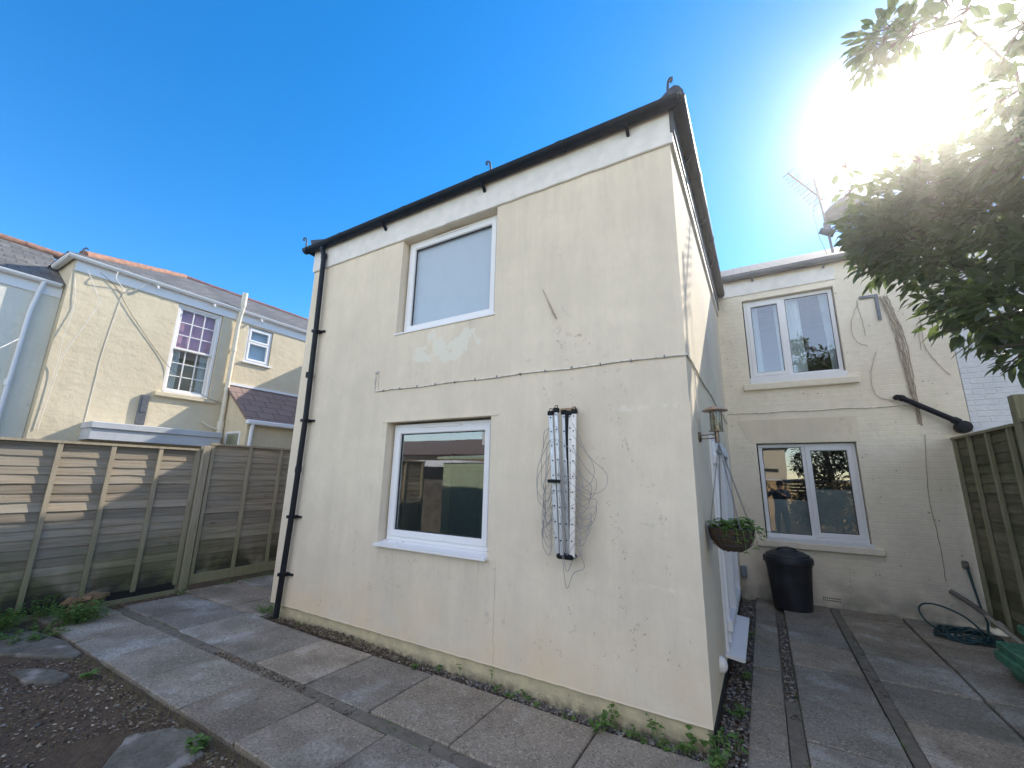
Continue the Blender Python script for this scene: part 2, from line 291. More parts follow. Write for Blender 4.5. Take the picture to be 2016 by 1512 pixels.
# ------------------------------------------------------------------ mesh helpers
def cat(P, n=7, jit=0.0):   # smooth curve through points
    P = [Vector(p) for p in P]; out = []
    for i in range(len(P) - 1):
        p0, p1, p2, p3 = P[max(i - 1, 0)], P[i], P[i + 1], P[min(i + 2, len(P) - 1)]
        for k in range(n):
            q = k / n; v = .5 * ((2 * p1) + (p2 - p0) * q + (2 * p0 - 5 * p1 + 4 * p2 - p3) * q * q + (3 * p1 - p0 - 3 * p2 + p3) * q ** 3); out.append(v + Vector((U(-jit, jit), 0, U(-jit, jit))))
    return out + [P[-1]]
class MB:
    def __init__(s): s.v = []; s.f = []; s.tone = []; s.smooth = False
    def add(s, vs, fs, tone=1.0):
        o = len(s.v); s.v += [Vector(p) for p in vs]
        for f in fs: s.f.append([o + i for i in f]); s.tone.append(tone)
        return s
    def hexa(s, p, tone=1.0):   # 8 corners: bottom ring 0-3, top ring 4-7
        return s.add(p, [(0, 3, 2, 1), (4, 5, 6, 7), (0, 1, 5, 4), (1, 2, 6, 5), (2, 3, 7, 6), (3, 0, 4, 7)], tone)
    def box(s, x0, x1, y0, y1, z0, z1, tone=1.0, m=None):
        p = [(x0, y0, z0), (x1, y0, z0), (x1, y1, z0), (x0, y1, z0), (x0, y0, z1), (x1, y0, z1), (x1, y1, z1), (x0, y1, z1)]
        return s.hexa([m(*q) for q in p] if m else p, tone)
    def cbox(s, x0, x1, y0, y1, z0, z1, b=.01, tone=1.0, m=None):   # box with chamfered edges
        xs, ys, zs = (x0, x1), (y0, y1), (z0, z1); vs = []; idx = {}
        for i in (0, 1):
            for j in (0, 1):
                for k in (0, 1):
                    for a in range(3):
                        p = [xs[i], ys[j], zs[k]]; sg = (1 - 2 * i, 1 - 2 * j, 1 - 2 * k)
                        for q in range(3):
                            if q != a: p[q] += sg[q] * b
                        idx[(i, j, k, a)] = len(vs); vs.append(m(*p) if m else tuple(p))
        fs = []
        for a in range(3):
            for e in (0, 1):
                o = [q for q in range(3) if q != a]; r = []
                for (u, v) in ((0, 0), (1, 0), (1, 1), (0, 1)):
                    t = [0, 0, 0]; t[a] = e; t[o[0]] = u; t[o[1]] = v; r.append(idx[(*t, a)])
                fs.append(r)
        for a in range(3):
            o = [q for q in range(3) if q != a]
            for u in (0, 1):
                for v in (0, 1):
                    t0 = [0, 0, 0]; t0[o[0]] = u; t0[o[1]] = v; t1 = list(t0); t1[a] = 1
                    fs.append([idx[(*t0, o[0])], idx[(*t0, o[1])], idx[(*t1, o[1])], idx[(*t1, o[0])]])
        for i in (0, 1):
            for j in (0, 1):
                for k in (0, 1): fs.append([idx[(i, j, k, 0)], idx[(i, j, k, 1)], idx[(i, j, k, 2)]])
        return s.add(vs, fs, tone)
    def tube(s, path, r, n=8, cap=True, tone=1.0):
        P = [Vector(p) for p in path]; N = len(P); rs = r if isinstance(r, (list, tuple)) else [r] * N
        T = []
        for i in range(N):
            d = (P[min(i + 1, N - 1)] - P[max(i - 1, 0)]); T.append(d.normalized() if d.length else Vector((0, 0, 1)))
        a = T[0].orthogonal().normalized(); o = len(s.v); vs = []
        for i in range(N):
            a = (a - T[i] * a.dot(T[i])); a = a.normalized() if a.length > 1e-6 else T[i].orthogonal().normalized(); b = T[i].cross(a)
            for k in range(n):
                th = 2 * math.pi * k / n; vs.append(P[i] + (a * math.cos(th) + b * math.sin(th)) * rs[i])
        fs = [(i * n + k, i * n + (k + 1) % n, (i + 1) * n + (k + 1) % n, (i + 1) * n + k) for i in range(N - 1) for k in range(n)]
        if cap: fs += [tuple(range(n))[::-1], tuple((N - 1) * n + k for k in range(n))]
        return s.add(vs, fs, tone)
    def lathe(s, prof, c, n=24, axis='z', tone=1.0, m=None):
        vs = []
        for (r, h) in prof:
            for k in range(n):
                th = 2 * math.pi * k / n; p = Vector((r * math.cos(th), r * math.sin(th), h))
                if axis == 'x': p = Vector((p.z, p.x, p.y))
                if axis == 'y': p = Vector((p.x, p.z, p.y))
                vs.append(Vector(c) + (m(p) if m else p))
        N = len(prof); fs = [(i * n + k, i * n + (k + 1) % n, (i + 1) * n + (k + 1) % n, (i + 1) * n + k) for i in range(N - 1) for k in range(n)]
        fs += [tuple(range(n))[::-1], tuple((N - 1) * n + k for k in range(n))]
        return s.add(vs, fs, tone)
    def prism(s, poly, a, b, m):    # polygon (p,q) swept along third axis from a to b, m(p,q,t)->world
        n = len(poly); vs = [m(p, q, a) for p, q in poly] + [m(p, q, b) for p, q in poly]
        fs = [tuple(range(n))[::-1], tuple(range(n, 2 * n))] + [(i, (i + 1) % n, n + (i + 1) % n, n + i) for i in range(n)]
        return s.add(vs, fs)
    def frame(s, u0, u1, z0, z1, wd, d0, d1, m, ch=.008):   # mitred frame ring, face at d0, back at d1
        r = [(u0, z0), (u1, z0), (u1, z1), (u0, z1)]
        def inset(k): return [(u0 + k, z0 + k), (u1 - k, z0 + k), (u1 - k, z1 - k), (u0 + k, z1 - k)]
        rings = [[(p, d1, q) for p, q in r], [(p, d0 + ch * .5, q) for p, q in r], [(p, d0, q) for p, q in inset(ch * .5)], [(p, d0, q) for p, q in inset(wd - ch)], [(p, d0 + ch, q) for p, q in inset(wd)], [(p, d1, q) for p, q in inset(wd)]]
        vs = [m(*p) for g in rings for p in g]; fs = []
        for i in range(len(rings)):
            j = (i + 1) % len(rings)
            for k in range(4): fs.append((i * 4 + k, i * 4 + (k + 1) % 4, j * 4 + (k + 1) % 4, j * 4 + k))
        return s.add(vs, fs)
    def build(s, name, mat, parent=None, smooth=None, recalc=True, bevel=0):
        o_ = org(parent) if parent else Vector((0, 0, 0))
        me = bpy.data.meshes.new(name); me.from_pydata([v - o_ for v in s.v], [], s.f)
        at = me.color_attributes.new('tone', 'FLOAT_COLOR', 'CORNER'); i = 0; buf = []
        for f, t in zip(s.f, s.tone):
            c = (t, t, t, 1.0) if isinstance(t, (int, float)) else (*t, 1.0)
            for _ in f: buf += c
        at.data.foreach_set('color', buf)
        if recalc:
            bm = bmesh.new(); bm.from_mesh(me); bmesh.ops.recalc_face_normals(bm, faces=bm.faces); bm.to_mesh(me); bm.free()
        me.update(); me.materials.append(M[mat] if isinstance(mat, str) else mat)
        if smooth is not None:
            me.polygons.foreach_set('use_smooth', [True] * len(me.polygons))
            if smooth < 180: me.set_sharp_from_angle(angle=math.radians(smooth))
        o = bpy.data.objects.new(name, me); C.objects.link(o)
        if parent: o.parent = parent
        return o
def org(o):
    v = Vector(o.location)
    while o.parent: o = o.parent; v += Vector(o.location)
    return v
def thing(name, label, cat, loc=(0, 0, 0), group=None):
    o = bpy.data.objects.new(name, None); C.objects.link(o); o.location = loc; o.empty_display_size = .1
    o['label'] = label; o['category'] = cat
    if group: o['group'] = group
    return o
def tag(o, label, cat, group=None):
    o['label'] = label; o['category'] = cat
    if group: o['group'] = group
    return o
def struct(o, kind='structure', label=None, cat=None):
    o['kind'] = kind
    if label: o['label'] = label
    if cat: o['category'] = cat
    return o
def wall_holes(mb, u0, u1, z0, z1, holes, m, depth=.24, lim=None):
    us = sorted({u0, u1, *[h[0] for h in holes], *[h[1] for h in holes]}); zs = sorted({z0, z1, *[h[2] for h in holes], *[h[3] for h in holes]})
    for a, b in zip(us, us[1:]):
        for c, d in zip(zs, zs[1:]):
            mu, mz = (a + b) / 2, (c + d) / 2
            if any(h[0] < mu < h[1] and h[2] < mz < h[3] for h in holes): continue
            mb.add([m(a, 0, c), m(b, 0, c), m(b, 0, d), m(a, 0, d)], [(0, 1, 2, 3)])
    for (a, b, c, d) in holes:
        r = [(a, c), (b, c), (b, d), (a, d)]
        for i in range(4):
            p, q = r[i], r[(i + 1) % 4]; mb.add([m(p[0], 0, p[1]), m(q[0], 0, q[1]), m(q[0], depth, q[1]), m(p[0], depth, p[1])], [(0, 1, 2, 3)])
FR = lambda u, d, z: Vector((u, d, z))                # front wall of the extension, y = 0
RE = lambda u, d, z: Vector((u, 4.53 + d, z))         # rear house wall
SI = lambda u, d, z: Vector((-d, u, z))               # right wall of the extension, x = 0
NL = lambda u, d, z: Vector((-9.5 - d, u, z))         # neighbour wall

def window(parent, m, u0, u1, z0, z1, d=.1, lights=1, sash=(True,), mat='upvc', ow=.055, sw=.052, split=.5, label=None, pane_lab=None):
    fm = MB().frame(u0, u1, z0, z1, ow, d, d + .07, m)
    n = lights; us = [u0 + ow - .004]; mids = []
    if n == 2:
        mu = u0 + (u1 - u0) * split; fm.box(mu - .03, mu + .03, d + .001, d + .069, z0 + ow - .01, z1 - ow + .01, m=m); cells = [(u0 + ow, mu - .03), (mu + .03, u1 - ow)]
    else: cells = [(u0 + ow, u1 - ow)]
    win = fm.build('window', mat, parent)
    if label: win['label'] = label
    panes = []
    for i, (a, b) in enumerate(cells):
        c, e = z0 + ow, z1 - ow
        if sash[i]:
            sb = MB().frame(a - .012, b + .012, c - .012, e + .012, sw + .012, d - .014, d + .05, m); sb.build('sash', mat, win); a += sw; b -= sw; c += sw; e -= sw
        g = MB().frame(a - .001, b + .001, c - .001, e + .001, .009, d + .012, d + .03, m, .002); g.build('seal', 'rubber_seal', win)
        p = MB().box(a + .004, b - .004, d + .02, d + .026, c + .004, e - .004, m=m); panes.append((p.build('pane', 'window_glass', win), (a, b, c, e)))
    return win, panes

# thin haze volume added to give the sun's glare, one closed box round everything
hz = NT('glare_haze'); pvn = hz.n('ShaderNodeVolumePrincipled'); pvn.inputs['Color'].default_value = (1, 1, 1, 1); pvn.inputs['Density'].default_value = 0.0042; pvn.inputs['Anisotropy'].default_value = 0.88
hz.t.links.new(pvn.outputs[0], hz.out.inputs['Volume']); M['glare_haze'] = hz.m
struct(MB().box(-61, 61, -61, 61, -1.1, 8.0).build('haze', 'glare_haze'), 'stuff', 'thin haze added to give the glare against the sun', 'haze')
# ================================================================== GROUND
g = MB(); g.add([(-60, -60, -.06), (60, -60, -.06), (60, 60, -.06), (-60, 60, -.06)], [(0, 1, 2, 3)]); struct(g.build('ground', 'soil'))
sb = MB(); nx, ny = 70, 46; vs = []
x0, x1, y0, y1 = -7.02, .1, -6.2, -1.56
from mathutils import noise as mn
for j in range(ny + 1):
    for i in range(nx + 1):
        x = x0 + (x1 - x0) * i / nx; y = y0 + (y1 - y0) * j / ny
        vs.append((x, y, -.03 + .022 * mn.noise((x * 3, y * 3, 1)) + .012 * mn.noise((x * 11, y * 11, 4))))
sb.add(vs, [(j * (nx + 1) + i, j * (nx + 1) + i + 1, (j + 1) * (nx + 1) + i + 1, (j + 1) * (nx + 1) + i) for j in range(ny) for i in range(nx)])
vs = []
for j in range(7):   # bed of soil by the fence, left end of the paving
    for i in range(31):
        x = -7.02 + .42 * j / 6; y = -1.56 + 3.6 * i / 30; vs.append((x, y, -.045 + .02 * mn.noise((x * 7, y * 7, 2)) - (.01 if j == 6 else 0)))
struct(sb.build('soil', 'soil', smooth=180))

pv = MB()
def slab(x0, x1, y0, y1, z=0.0, tone=None, gy=.0):
    zz = z + U(-.006, .005); tx, ty = U(-.006, .006), U(-.006, .006); b = .007
    cx, cy = (x0 + x1) / 2, (y0 + y1) / 2; t = tone or U(.82, 1.18); k_ = U(-.05, .05); t = (t * (1 + k_), t, t * (1 - k_))
    def m(x, y, z): return (x, y, z + (x - cx) * tx / .4 + (y - cy) * ty / .4)
    pv.cbox(x0 + U(.006, .011), x1 - U(.006, .011), y0 + U(.005, .010) + gy, y1 - U(.005, .010) - gy, zz - .05, zz, b, t, m)
for k in range(8):      # near row
    xa = -1.17 - .752 * k; slab(xa - .752, xa, -1.555, -.94)
for k in range(9):      # row along the wall
    xa = .02 - .752 * k; slab(xa - .752, min(xa, .03), -.84 + U(-.01, .01), -.115)
slab(-.42, .14, -1.555, -.94); slab(-1.17, -.42, -1.555, -.94)
for k in range(3):      # side passage beyond the corner
    for j in range(7):
        xa = -5.02 - .66 * k; ya = -.1 + .75 * j; slab(xa - .66, xa, ya, ya + .75)
ys = [-3.2, -2.45, -1.7, -.95, -.2, .52, 1.2, 1.96, 2.7, 3.45, 4.15, 4.5]
for a, b in zip(ys, ys[1:]):
    o = U(-.01, .01)
    slab(.17, .415, a + o - .3, b + o - .3 if b < 4.4 else b, tone=U(.84, 1.1), gy=.006)
    slab(.505, 1.07, a, b, tone=U(.84, 1.1), gy=.006); slab(1.155, 1.825, a + .02, b + .02 if b < 4.4 else b, tone=U(.84, 1.1), gy=.006); slab(1.835, 2.66, a + .03, b + .03 if b < 4.4 else b, tone=U(.84, 1.1), gy=.006)
patio = struct(pv.build('patio', 'paving_slab'))
mo = MB(); mo.box(-6.7, .16, -.945, -.835, -.05, -.008); mo.box(-6.7, .12, -1.55, -.1, -.056, -.035)
mo.box(1.073, 1.158, -3.2, 4.5, -.05, -.007); mo.box(.14, 2.68, -3.4, 4.52, -.056, -.042); mo.box(-7.0, -4.97, -.13, 5, -.052, -.028); mo.box(.414, .507, -3.2, 1.1, -.05, -.008)
struct(mo.build('joint_mortar', 'mortar'))

# loose chips: gravel, bark and rubble, one object that nobody could count
ch = MB()
def chip(x, y, z, s, col):
    a = U(0, 6.28); ca, sa = math.cos(a), math.sin(a); sx, sy, sz = s * U(.6, 1.3), s * U(.35, .9), s * U(.2, .6)
    P = [(-1, -.6, 0), (.7, -1, 0), (1, .5, .1), (-.5, 1, 0), (-.6, -.3, 1), (.5, -.4, .8), (.3, .5, 1)]
    vs = [(x + (p[0] * ca * sx - p[1] * sa * sy), y + (p[0] * sa * sx + p[1] * ca * sy), z + p[2] * sz * 1.2 + U(0, .003)) for p in P]
    ch.add(vs, [(0, 1, 5, 4), (1, 2, 6, 5), (2, 3, 6), (3, 0, 4), (3, 4, 6), (4, 5, 6)], col)
def ccol(kind):
    k = U(.7, 1.25)
    if kind == 'bark': b = random.choice([(.15, .10, .065), (.22, .155, .105), (.09, .06, .042), (.28, .21, .15), (.40, .34, .26), (.07, .05, .04)])
    else: b = random.choice([(.19, .18, .175), (.26, .24, .22), (.12, .12, .125), (.07, .07, .072), (.38, .36, .33), (.20, .15, .11)])
    return tuple(q * k for q in b)
for _ in range(10500):
    x = U(-5.6, -.9); y = -1.62 - 2.2 * R() ** 1.5
    if mn.noise((x * 1.7, y * 1.7, 9)) < -.32: continue
    chip(x, y, -.025 + .02 * mn.noise((x * 3, y * 3, 1)), U(.004, .012) if R() < .93 else U(.012, .02), ccol('bark' if R() < .88 else 'grey'))
for _ in range(2600):      # strip at the foot of the front wall
    x = -4.85 + 4.9 * R(); y = U(-.125, .012); e = math.exp(-((x + 3.6) / .9) ** 2)
    chip(x, y, -.03 + .05 * e * (1 + y * 4) + U(0, .02), U(.005, .014), tuple(q * .55 for q in ccol('bark')) if x < -2.3 + U(-.6, .6) else ccol('grey'))
for _ in range(2300): chip(U(.0, .18), U(-.15, 4.4), U(-.035, -.012), U(.006, .017), ccol('grey' if R() < .8 else 'bark'))
for _ in range(1100): chip(U(.425, .495), U(1.1, 3.6), U(-.035, -.008), U(.005, .016), ccol('grey' if R() < .7 else 'bark'))
for _ in range(700):
    k = random.randint(0, 60); x = U(-4.3, -2.9); chip(x, U(-.93, -.85), U(-.02, -.004), U(.005, .013), ccol('bark'))
for _ in range(500): chip(U(-6.95, -6.5), U(-1.5, 2), U(-.03, .0), U(.006, .014), ccol('bark'))
for _ in range(160): chip(U(-5, 1.8), U(-1.5, 3), .0, U(.0025, .006), ccol('bark'))
struct(ch.build('gravel', 'chip', recalc=False), 'stuff', 'loose bark chips and gravel on the soil and along the wall foot', 'gravel')

# ================================================================== THE HOUSE
house = thing('house', 'cream rendered two storey back extension with black gutters and painted brick rear wall', 'house')
glass('blind_glass', 1.6, (.97, .98, .98))
W_UP = (-3.188, -1.79, 3.337, 4.575); W_LO = (-3.203, -1.787, .972, 2.285); W_RU = (.405, 1.69, 3.39, 4.80); W_RL = (.393, 1.67, .87, 2.319)
DOOR = (1.25, 3.35, .2, 2.16)
wl = MB()
wall_holes(wl, -4.975, 0, .14, 4.95, [W_UP, W_LO], FR, .26)
# front face foot: a rough broken drip edge
vs = []; fs = []; n = 90
for i in range(n + 1):
    x = -4.975 + 4.975 * i / n; dz = .006 * mn.noise((x * 9, 0, 3)) + .005 * mn.noise((x * 30, 0, 3))
    vs += [(x, -.0005, .15), (x, -.003, .139 + dz), (x, .04, .142 + dz)]
wl.add(vs, [f for i in range(n) for f in ((3 * i, 3 * i + 3, 3 * i + 4, 3 * i + 1), (3 * i + 1, 3 * i + 4, 3 * i + 5, 3 * i + 2))])
wall_holes(wl, 0, 4.53, .14, 4.95, [DOOR], SI, .26)
wl.add([(-4.975, 0, .14), (-4.975, 4.53, .14), (-4.975, 4.53, 4.95), (-4.975, 0, 4.95)], [(0, 1, 2, 3)])
wl.add([(0, 0, .14), (0, 4.53, .14), (-.05, 4.53, .14), (-.05, 0, .14)], [(0, 1, 2, 3)])
wl.box(-3.275, -1.70, -.006, .0, 2.283, 2.300)     # projecting bead over the lower window
wallo = wl.build('wall', 'cream_render', house, recalc=False)
pl = MB()
vs = []; n = 70
for i in range(n + 1):
    x = -4.93 + 4.895 * i / n
    for k in range(4): vs.append((x, .028 + .008 * mn.noise((x * 5, k * 2, 0)), -.06 + .205 * k / 3))
pl.add(vs, [(i * 4 + k, i * 4 + 4 + k, i * 4 + 5 + k, i * 4 + 1 + k) for i in range(n) for k in range(3)])
pl.add([(-.035, .028, -.06), (-.035, 4.53, -.06), (-.035, 4.53, .145), (-.035, .028, .145)], [(0, 1, 2, 3)])
pl.add([(-4.93, .028, -.06), (-4.93, 4.53, -.06), (-4.93, 4.53, .145), (-4.93, .028, .145)], [(0, 1, 2, 3)])
pl.build('plinth', 'plinth_cream', house, recalc=False)
rw = MB(); wall_holes(rw, -7.1, 2.9, -.06, 4.95, [W_RU, W_RL], RE, .26)
rw.box(-7.1, 2.9, 4.53, 4.6, 4.95, 5.2)
rwo = rw.build('wall', 'painted_brick', house, recalc=False); rwo['label'] = 'lumpy cream painted brick wall of the rear house'
bk = MB(); bk.add([(-7.1, 11, -.06), (2.9, 11, -.06), (2.9, 11, 5.2), (-7.1, 11, 5.2)], [(0, 1, 2, 3)]); bk.add([(-7.1, 4.53, -.06), (-7.1, 11, -.06), (-7.1, 11, 5.2), (-7.1, 4.53, 5.2)], [(0, 1, 2, 3)])
bk.add([(2.9, 4.6, -.06), (2.9, 11, -.06), (2.9, 11, 5.2), (2.9, 4.6, 5.2)], [(0, 1, 2, 3)])
bk.build('party_wall', 'painted_brick', house, recalc=False)
it = MB(); it.box(-4.96, -.02, .3, 4.5, 2.55, 2.75); it.box(-7, 2.85, 4.9, 10.9, 2.6, 2.8); it.box(-4.96, -.3, 3.4, 3.5, 0, 2.54); it.box(-4.96, -.02, .3, 4.6, -.05, .1); it.box(-7, 2.85, 7.5, 7.6, 0, 5.1); it.box(-7, 2.85, 4.9, 7.4, -.05, .1)
it.build('interior', 'interior', house)
# smooth lintels and eave band on the rear wall
ln = MB(); ln.prism([(.31, 2.325), (1.72, 2.325), (1.72, 2.70), (.14, 2.70)], -.006, .02, lambda p, q, t: RE(p, t, q)); ln.build('lintel', 'cream_render', house)
ln = MB(); ln.box(-.0, 1.74, -.018, .02, 4.905, 5.12, m=RE); ln.build('fascia', 'white_board', house)
# fascia boards of the extension
fa = MB()
n = 60; vs = []
for i in range(n + 1):
    x = -4.99 + 5.0 * i / n; dz = .008 * mn.noise((x * 6, 7, 3)) + .006 * mn.noise((x * 25, 3, 3))
    vs += [(x, -.022, 4.93), (x, -.022, 4.588 + dz), (x, -.012, 4.58 + dz), (x, .001, 4.583 + dz), (x, .001, 4.93)]
fa.add(vs, [(5 * i + k, 5 * i + 5 + k, 5 * i + 5 + (k + 1) % 5, 5 * i + (k + 1) % 5) for i in range(n) for k in range(5)])
fa.add([vs[k] for k in range(5)], [(0, 1, 2, 3, 4)]); fa.add([vs[5 * n + k] for k in range(5)], [(0, 1, 2, 3, 4)])
fa.build('fascia', 'white_board', house)
fa = MB(); fa.box(.0, .03, -.02, 4.5, 4.58, 4.68); fa.build('fascia', 'white_board', house)
fa = MB(); fa.box(.0, .045, -.021, 4.5, 4.684, 4.93); fo_ = fa.build('fascia', 'dark_board', house); fo_['label'] = 'dark painted eaves board above the white strip'
fa = MB(); fa.box(-5.0, -4.976, -.02, 4.5, 4.62, 4.93); fa.build('fascia', 'white_board', house)
# soffit board and roof
rf = MB(); A = [(-5.06, -.12, 4.965), (.13, -.12, 4.965), (.13, 4.6, 4.965), (-5.06, 4.6, 4.965)]; RL, RRr = (-2.9, 2.1, 5.92), (-2.0, 2.1, 5.92)
rf.add(A + [RL, RRr], [(0, 1, 5, 4), (1, 2, 5), (2, 3, 4, 5), (3, 0, 4)]); rf.box(-5.06, .13, -.12, 4.6, 4.945, 4.963)
rf.build('roof', 'slate_dark', house)
rf = MB(); rf.hexa([(-7.1, 4.40, 5.23), (2.9, 4.40, 5.23), (2.9, 7.8, 6.95), (-7.1, 7.8, 6.95), (-7.1, 4.40, 5.27), (2.9, 4.40, 5.27), (2.9, 7.8, 7.0), (-7.1, 7.8, 7.0)])
rf.hexa([(-7.1, 7.8, 6.95), (2.9, 7.8, 6.95), (2.9, 11.1, 5.2), (-7.1, 11.1, 5.2), (-7.1, 7.8, 7.0), (2.9, 7.8, 7.0), (2.9, 11.1, 5.26), (-7.1, 11.1, 5.26)])
for x in (-7.08, 2.88): rf.add([(x, 4.53, 5.2), (x, 11, 5.2), (x, 7.8, 6.95)], [(0, 1, 2)])
rf.build('roof', 'slate_dark', house)
def hip(a, b, r=.075):
    a, b = Vector(a), Vector(b); d = (b - a); L = d.length; k = int(L / .4); ht = MB()
    for i in range(k): ht.tube([a + d * (i / k), a + d * ((i + 1.04) / k)], [r * 1.06, r], 10)
    ht.build('hip_tiles', 'dark_iron', house, smooth=40)
hip((.09, -.07, 5.0), (-2.0, 2.1, 5.95)); hip((-5.02, -.07, 5.0), (-2.9, 2.1, 5.95))
def iron(x, y, z, sx, sy=-1):
    p = [(0, 0), (.0, .08), (.012, .145), (.04, .16), (.062, .145), (.06, .118), (.04, .115)]
    t = MB().tube([(x + sx * q[0] * .7, y + sy * q[0] * .5, z + q[1]) for q in p], .0115, 7); t.build('hip_iron', 'dark_iron', house, smooth=60)
iron(.02, -.04, 5.05, 1); iron(-5.12, -.1, 4.98, -.8); iron(-1.86, -.06, 4.98, -.9)
# gutters: half round channels with collars and brackets
def gutter(name, path_m, a, b, mat, r=.058, joints=(), brackets=(), col_mat=None, flat=.9):
    n = 12; prof = [(r * math.cos(math.pi * k / n), -r * math.sin(math.pi * k / n) * flat * 1.15) for k in range(n + 1)]; prof += [(p * .9, q * .9) for p, q in reversed(prof)]
    g = MB(); g.prism(prof, a, b, path_m)
    for e in (a, b): g.prism([(r * math.cos(math.pi * k / n), -r * math.sin(math.pi * k / n) * flat * 1.15) for k in range(n + 1)], e - .004, e + .004, path_m)
    for j in joints: g.prism([(p * 1.09, q * 1.09) for p, q in prof[:n + 1]] + [(p * .99, q * .99) for p, q in prof[n + 1:][:0]] , j - .035, j + .035, path_m)
    go = g.build(name, mat, house_for[0], smooth=35)
    for j in brackets:
        t = MB(); t.prism([(-r * .7, -r * .6), (r * .2, -r * 1.08), (r * 1.05, -r * 1.7), (r * 1.05, -r * 2.3), (r * .85, -r * 2.3), (-.1 * r, -r * 1.35)], j - .014, j + .014, path_m); t.build('bracket', mat, go)
    return go
house_for = [house]
gutter('gutter', lambda p, q, t: Vector((t, -.088 + p, 4.945 + q)), -5.13, .1, 'black_plastic', .062, (-4.3, -3.1, -2.0, -1.0), (-3.5, -1.95, -.35))
gutter('gutter', lambda p, q, t: Vector((.098 - p, t, 4.945 + q)), -.1, 4.4, 'black_plastic', .064, (1.0, 2.4), (.6, 1.8, 3.0))
gutter('gutter', lambda p, q, t: Vector((-5.065 + p * .8, t, 4.935 + q)), -.15, 4.4, 'black_plastic', .055)
gutter('gutter', lambda p, q, t: Vector((t, 4.43 + p, 5.235 + q)), .16, 2.9, 'lead', .055, (1.0, 2.0), (.6, 1.6))
dp = MB(); dp.tube([(-4.735, -.088, 4.885), (-4.72, -.075, 4.80), (-4.70, -.068, 4.74), (-4.665, -.066, 3.6), (-4.64, -.066, 2.4), (-4.66, -.066, 1.3), (-4.715, -.068, .02)], .034, 14)
for z in (4.78, 3.02, 1.78): dp.tube([(-4.70 + .02 * (4.6 - z) / 3 if z > 2 else -4.65, -.067, z), (-4.70 + .02 * (4.6 - z) / 3 if z > 2 else -4.652, -.067, z - .07)], .040, 14)
dpo = dp.build('downpipe', 'pipe_black', house, smooth=50)
for x, z in ((-4.655, 3.6), (-4.64, 2.37), (-4.665, 1.17), (-4.69, .5)):
    MB().box(x - .01, x + .115, -.03, -.005, z - .012, z + .012).box(x - .045, x + .045, -.108, -.003, z - .018, z + .018).build('bracket', 'pipe_black', dpo)
# ---- windows
win, ps = window(house, FR, -3.165, -1.812, 3.345, 4.572, .1, 1, (True,), label='upper front window with a pale blind behind the glass')
a = ps[0][1]
ps[0][0].data.materials[0] = M['blind_glass']
MB().box(-3.13, -1.84, .150, .154, 3.40, 4.53).build('blind', 'blind', win)
MB().cbox(-2.72, -2.25, .078, .086, 4.528, 4.548, .004).build('vent', 'upvc_pink', win)
MB().box(-3.2, -1.78, -.012, .12, 3.325, 3.343).build('window_sill', 'upvc', house)
win, ps = window(house, FR, -3.175, -1.81, 1.02, 2.262, .1, 1, (True,), label='lower front window with dark glass mirroring the yard')
MB().cbox(-2.76, -2.22, .078, .086, 2.212, 2.236, .004).build('vent', 'upvc_pink', win)
sl_ = MB(); sl_.prism([(-.055, .968), (.15, .985), (.15, 1.019), (.1, 1.019), (.06, 1.006), (-.055, .990)], -3.205, -1.778, lambda p, q, t: Vector((t, p, q))); sl_.build('window_sill', 'upvc', house)
win, ps = window(house, RE, .42, 1.675, 3.40, 4.79, .08, 2, (True, False), split=.46, label='upper rear window with white net curtains')
def curtain(u0, u1, z0, z1, d, seed, amp=.012):
    n = 60; vs = []
    for i in range(n + 1):
        u = u0 + (u1 - u0) * i / n; dd = d + amp * math.sin(i * .9 + seed) + amp * .6 * math.sin(i * 2.3 + seed)
        for z in (z0, z1): vs.append(RE(u + (.05 * (z1 - z) * math.sin(seed * 3)), dd + (.02 if z == z0 else 0), z))
    vs2 = [v + Vector((0, .003, 0)) for v in vs]
    return MB().add(vs, [(2 * i, 2 * i + 2, 2 * i + 3, 2 * i + 1) for i in range(n)]).add(vs2, [(2 * i, 2 * i + 1, 2 * i + 3, 2 * i + 2) for i in range(n)])
curtain(.45, .62, 3.42, 4.78, .2, 1).build('curtain', 'curtain', win, smooth=60); curtain(.86, 1.22, 3.42, 4.78, .2, 2.2).build('curtain', 'curtain', win, smooth=60); curtain(1.5, 1.64, 3.42, 4.78, .2, .4).build('curtain', 'curtain', win, smooth=60)
MB().box(.4, 1.7, 4.53 - .001, 4.53 + .25, 3.36, 3.40).build('window_board', 'upvc', win)
MB().box(.84, .94, 4.70, 4.78, 3.41, 3.5).build('box', 'upvc', win)
win, ps = window(house, RE, .41, 1.66, .885, 2.305, .08, 2, (False, True), split=.49, label='lower rear window with frosted lower half')
MB().box(1.08, 1.63, .15, .155, .92, 1.62, m=RE).build('net', 'net', win); MB().box(.47, 1.02, .15, .155, .92, 1.45, m=RE).build('net', 'net', win)
for (z0, z1, u0, u1) in ((3.19, 3.30, .30, 1.825), (.745, .84, .262, 1.79)):
    MB().cbox(u0, u1, -.06, .10, z0, z1, .012, m=RE).build('window_sill', 'painted_brick', house)
MB().box(.40, 1.68, -.045, .1, .842, .884, m=RE).build('window_sill', 'upvc', house); MB().box(.41, 1.685, -.02, .1, 3.303, 3.399, m=RE).build('window_sill', 'upvc', house)
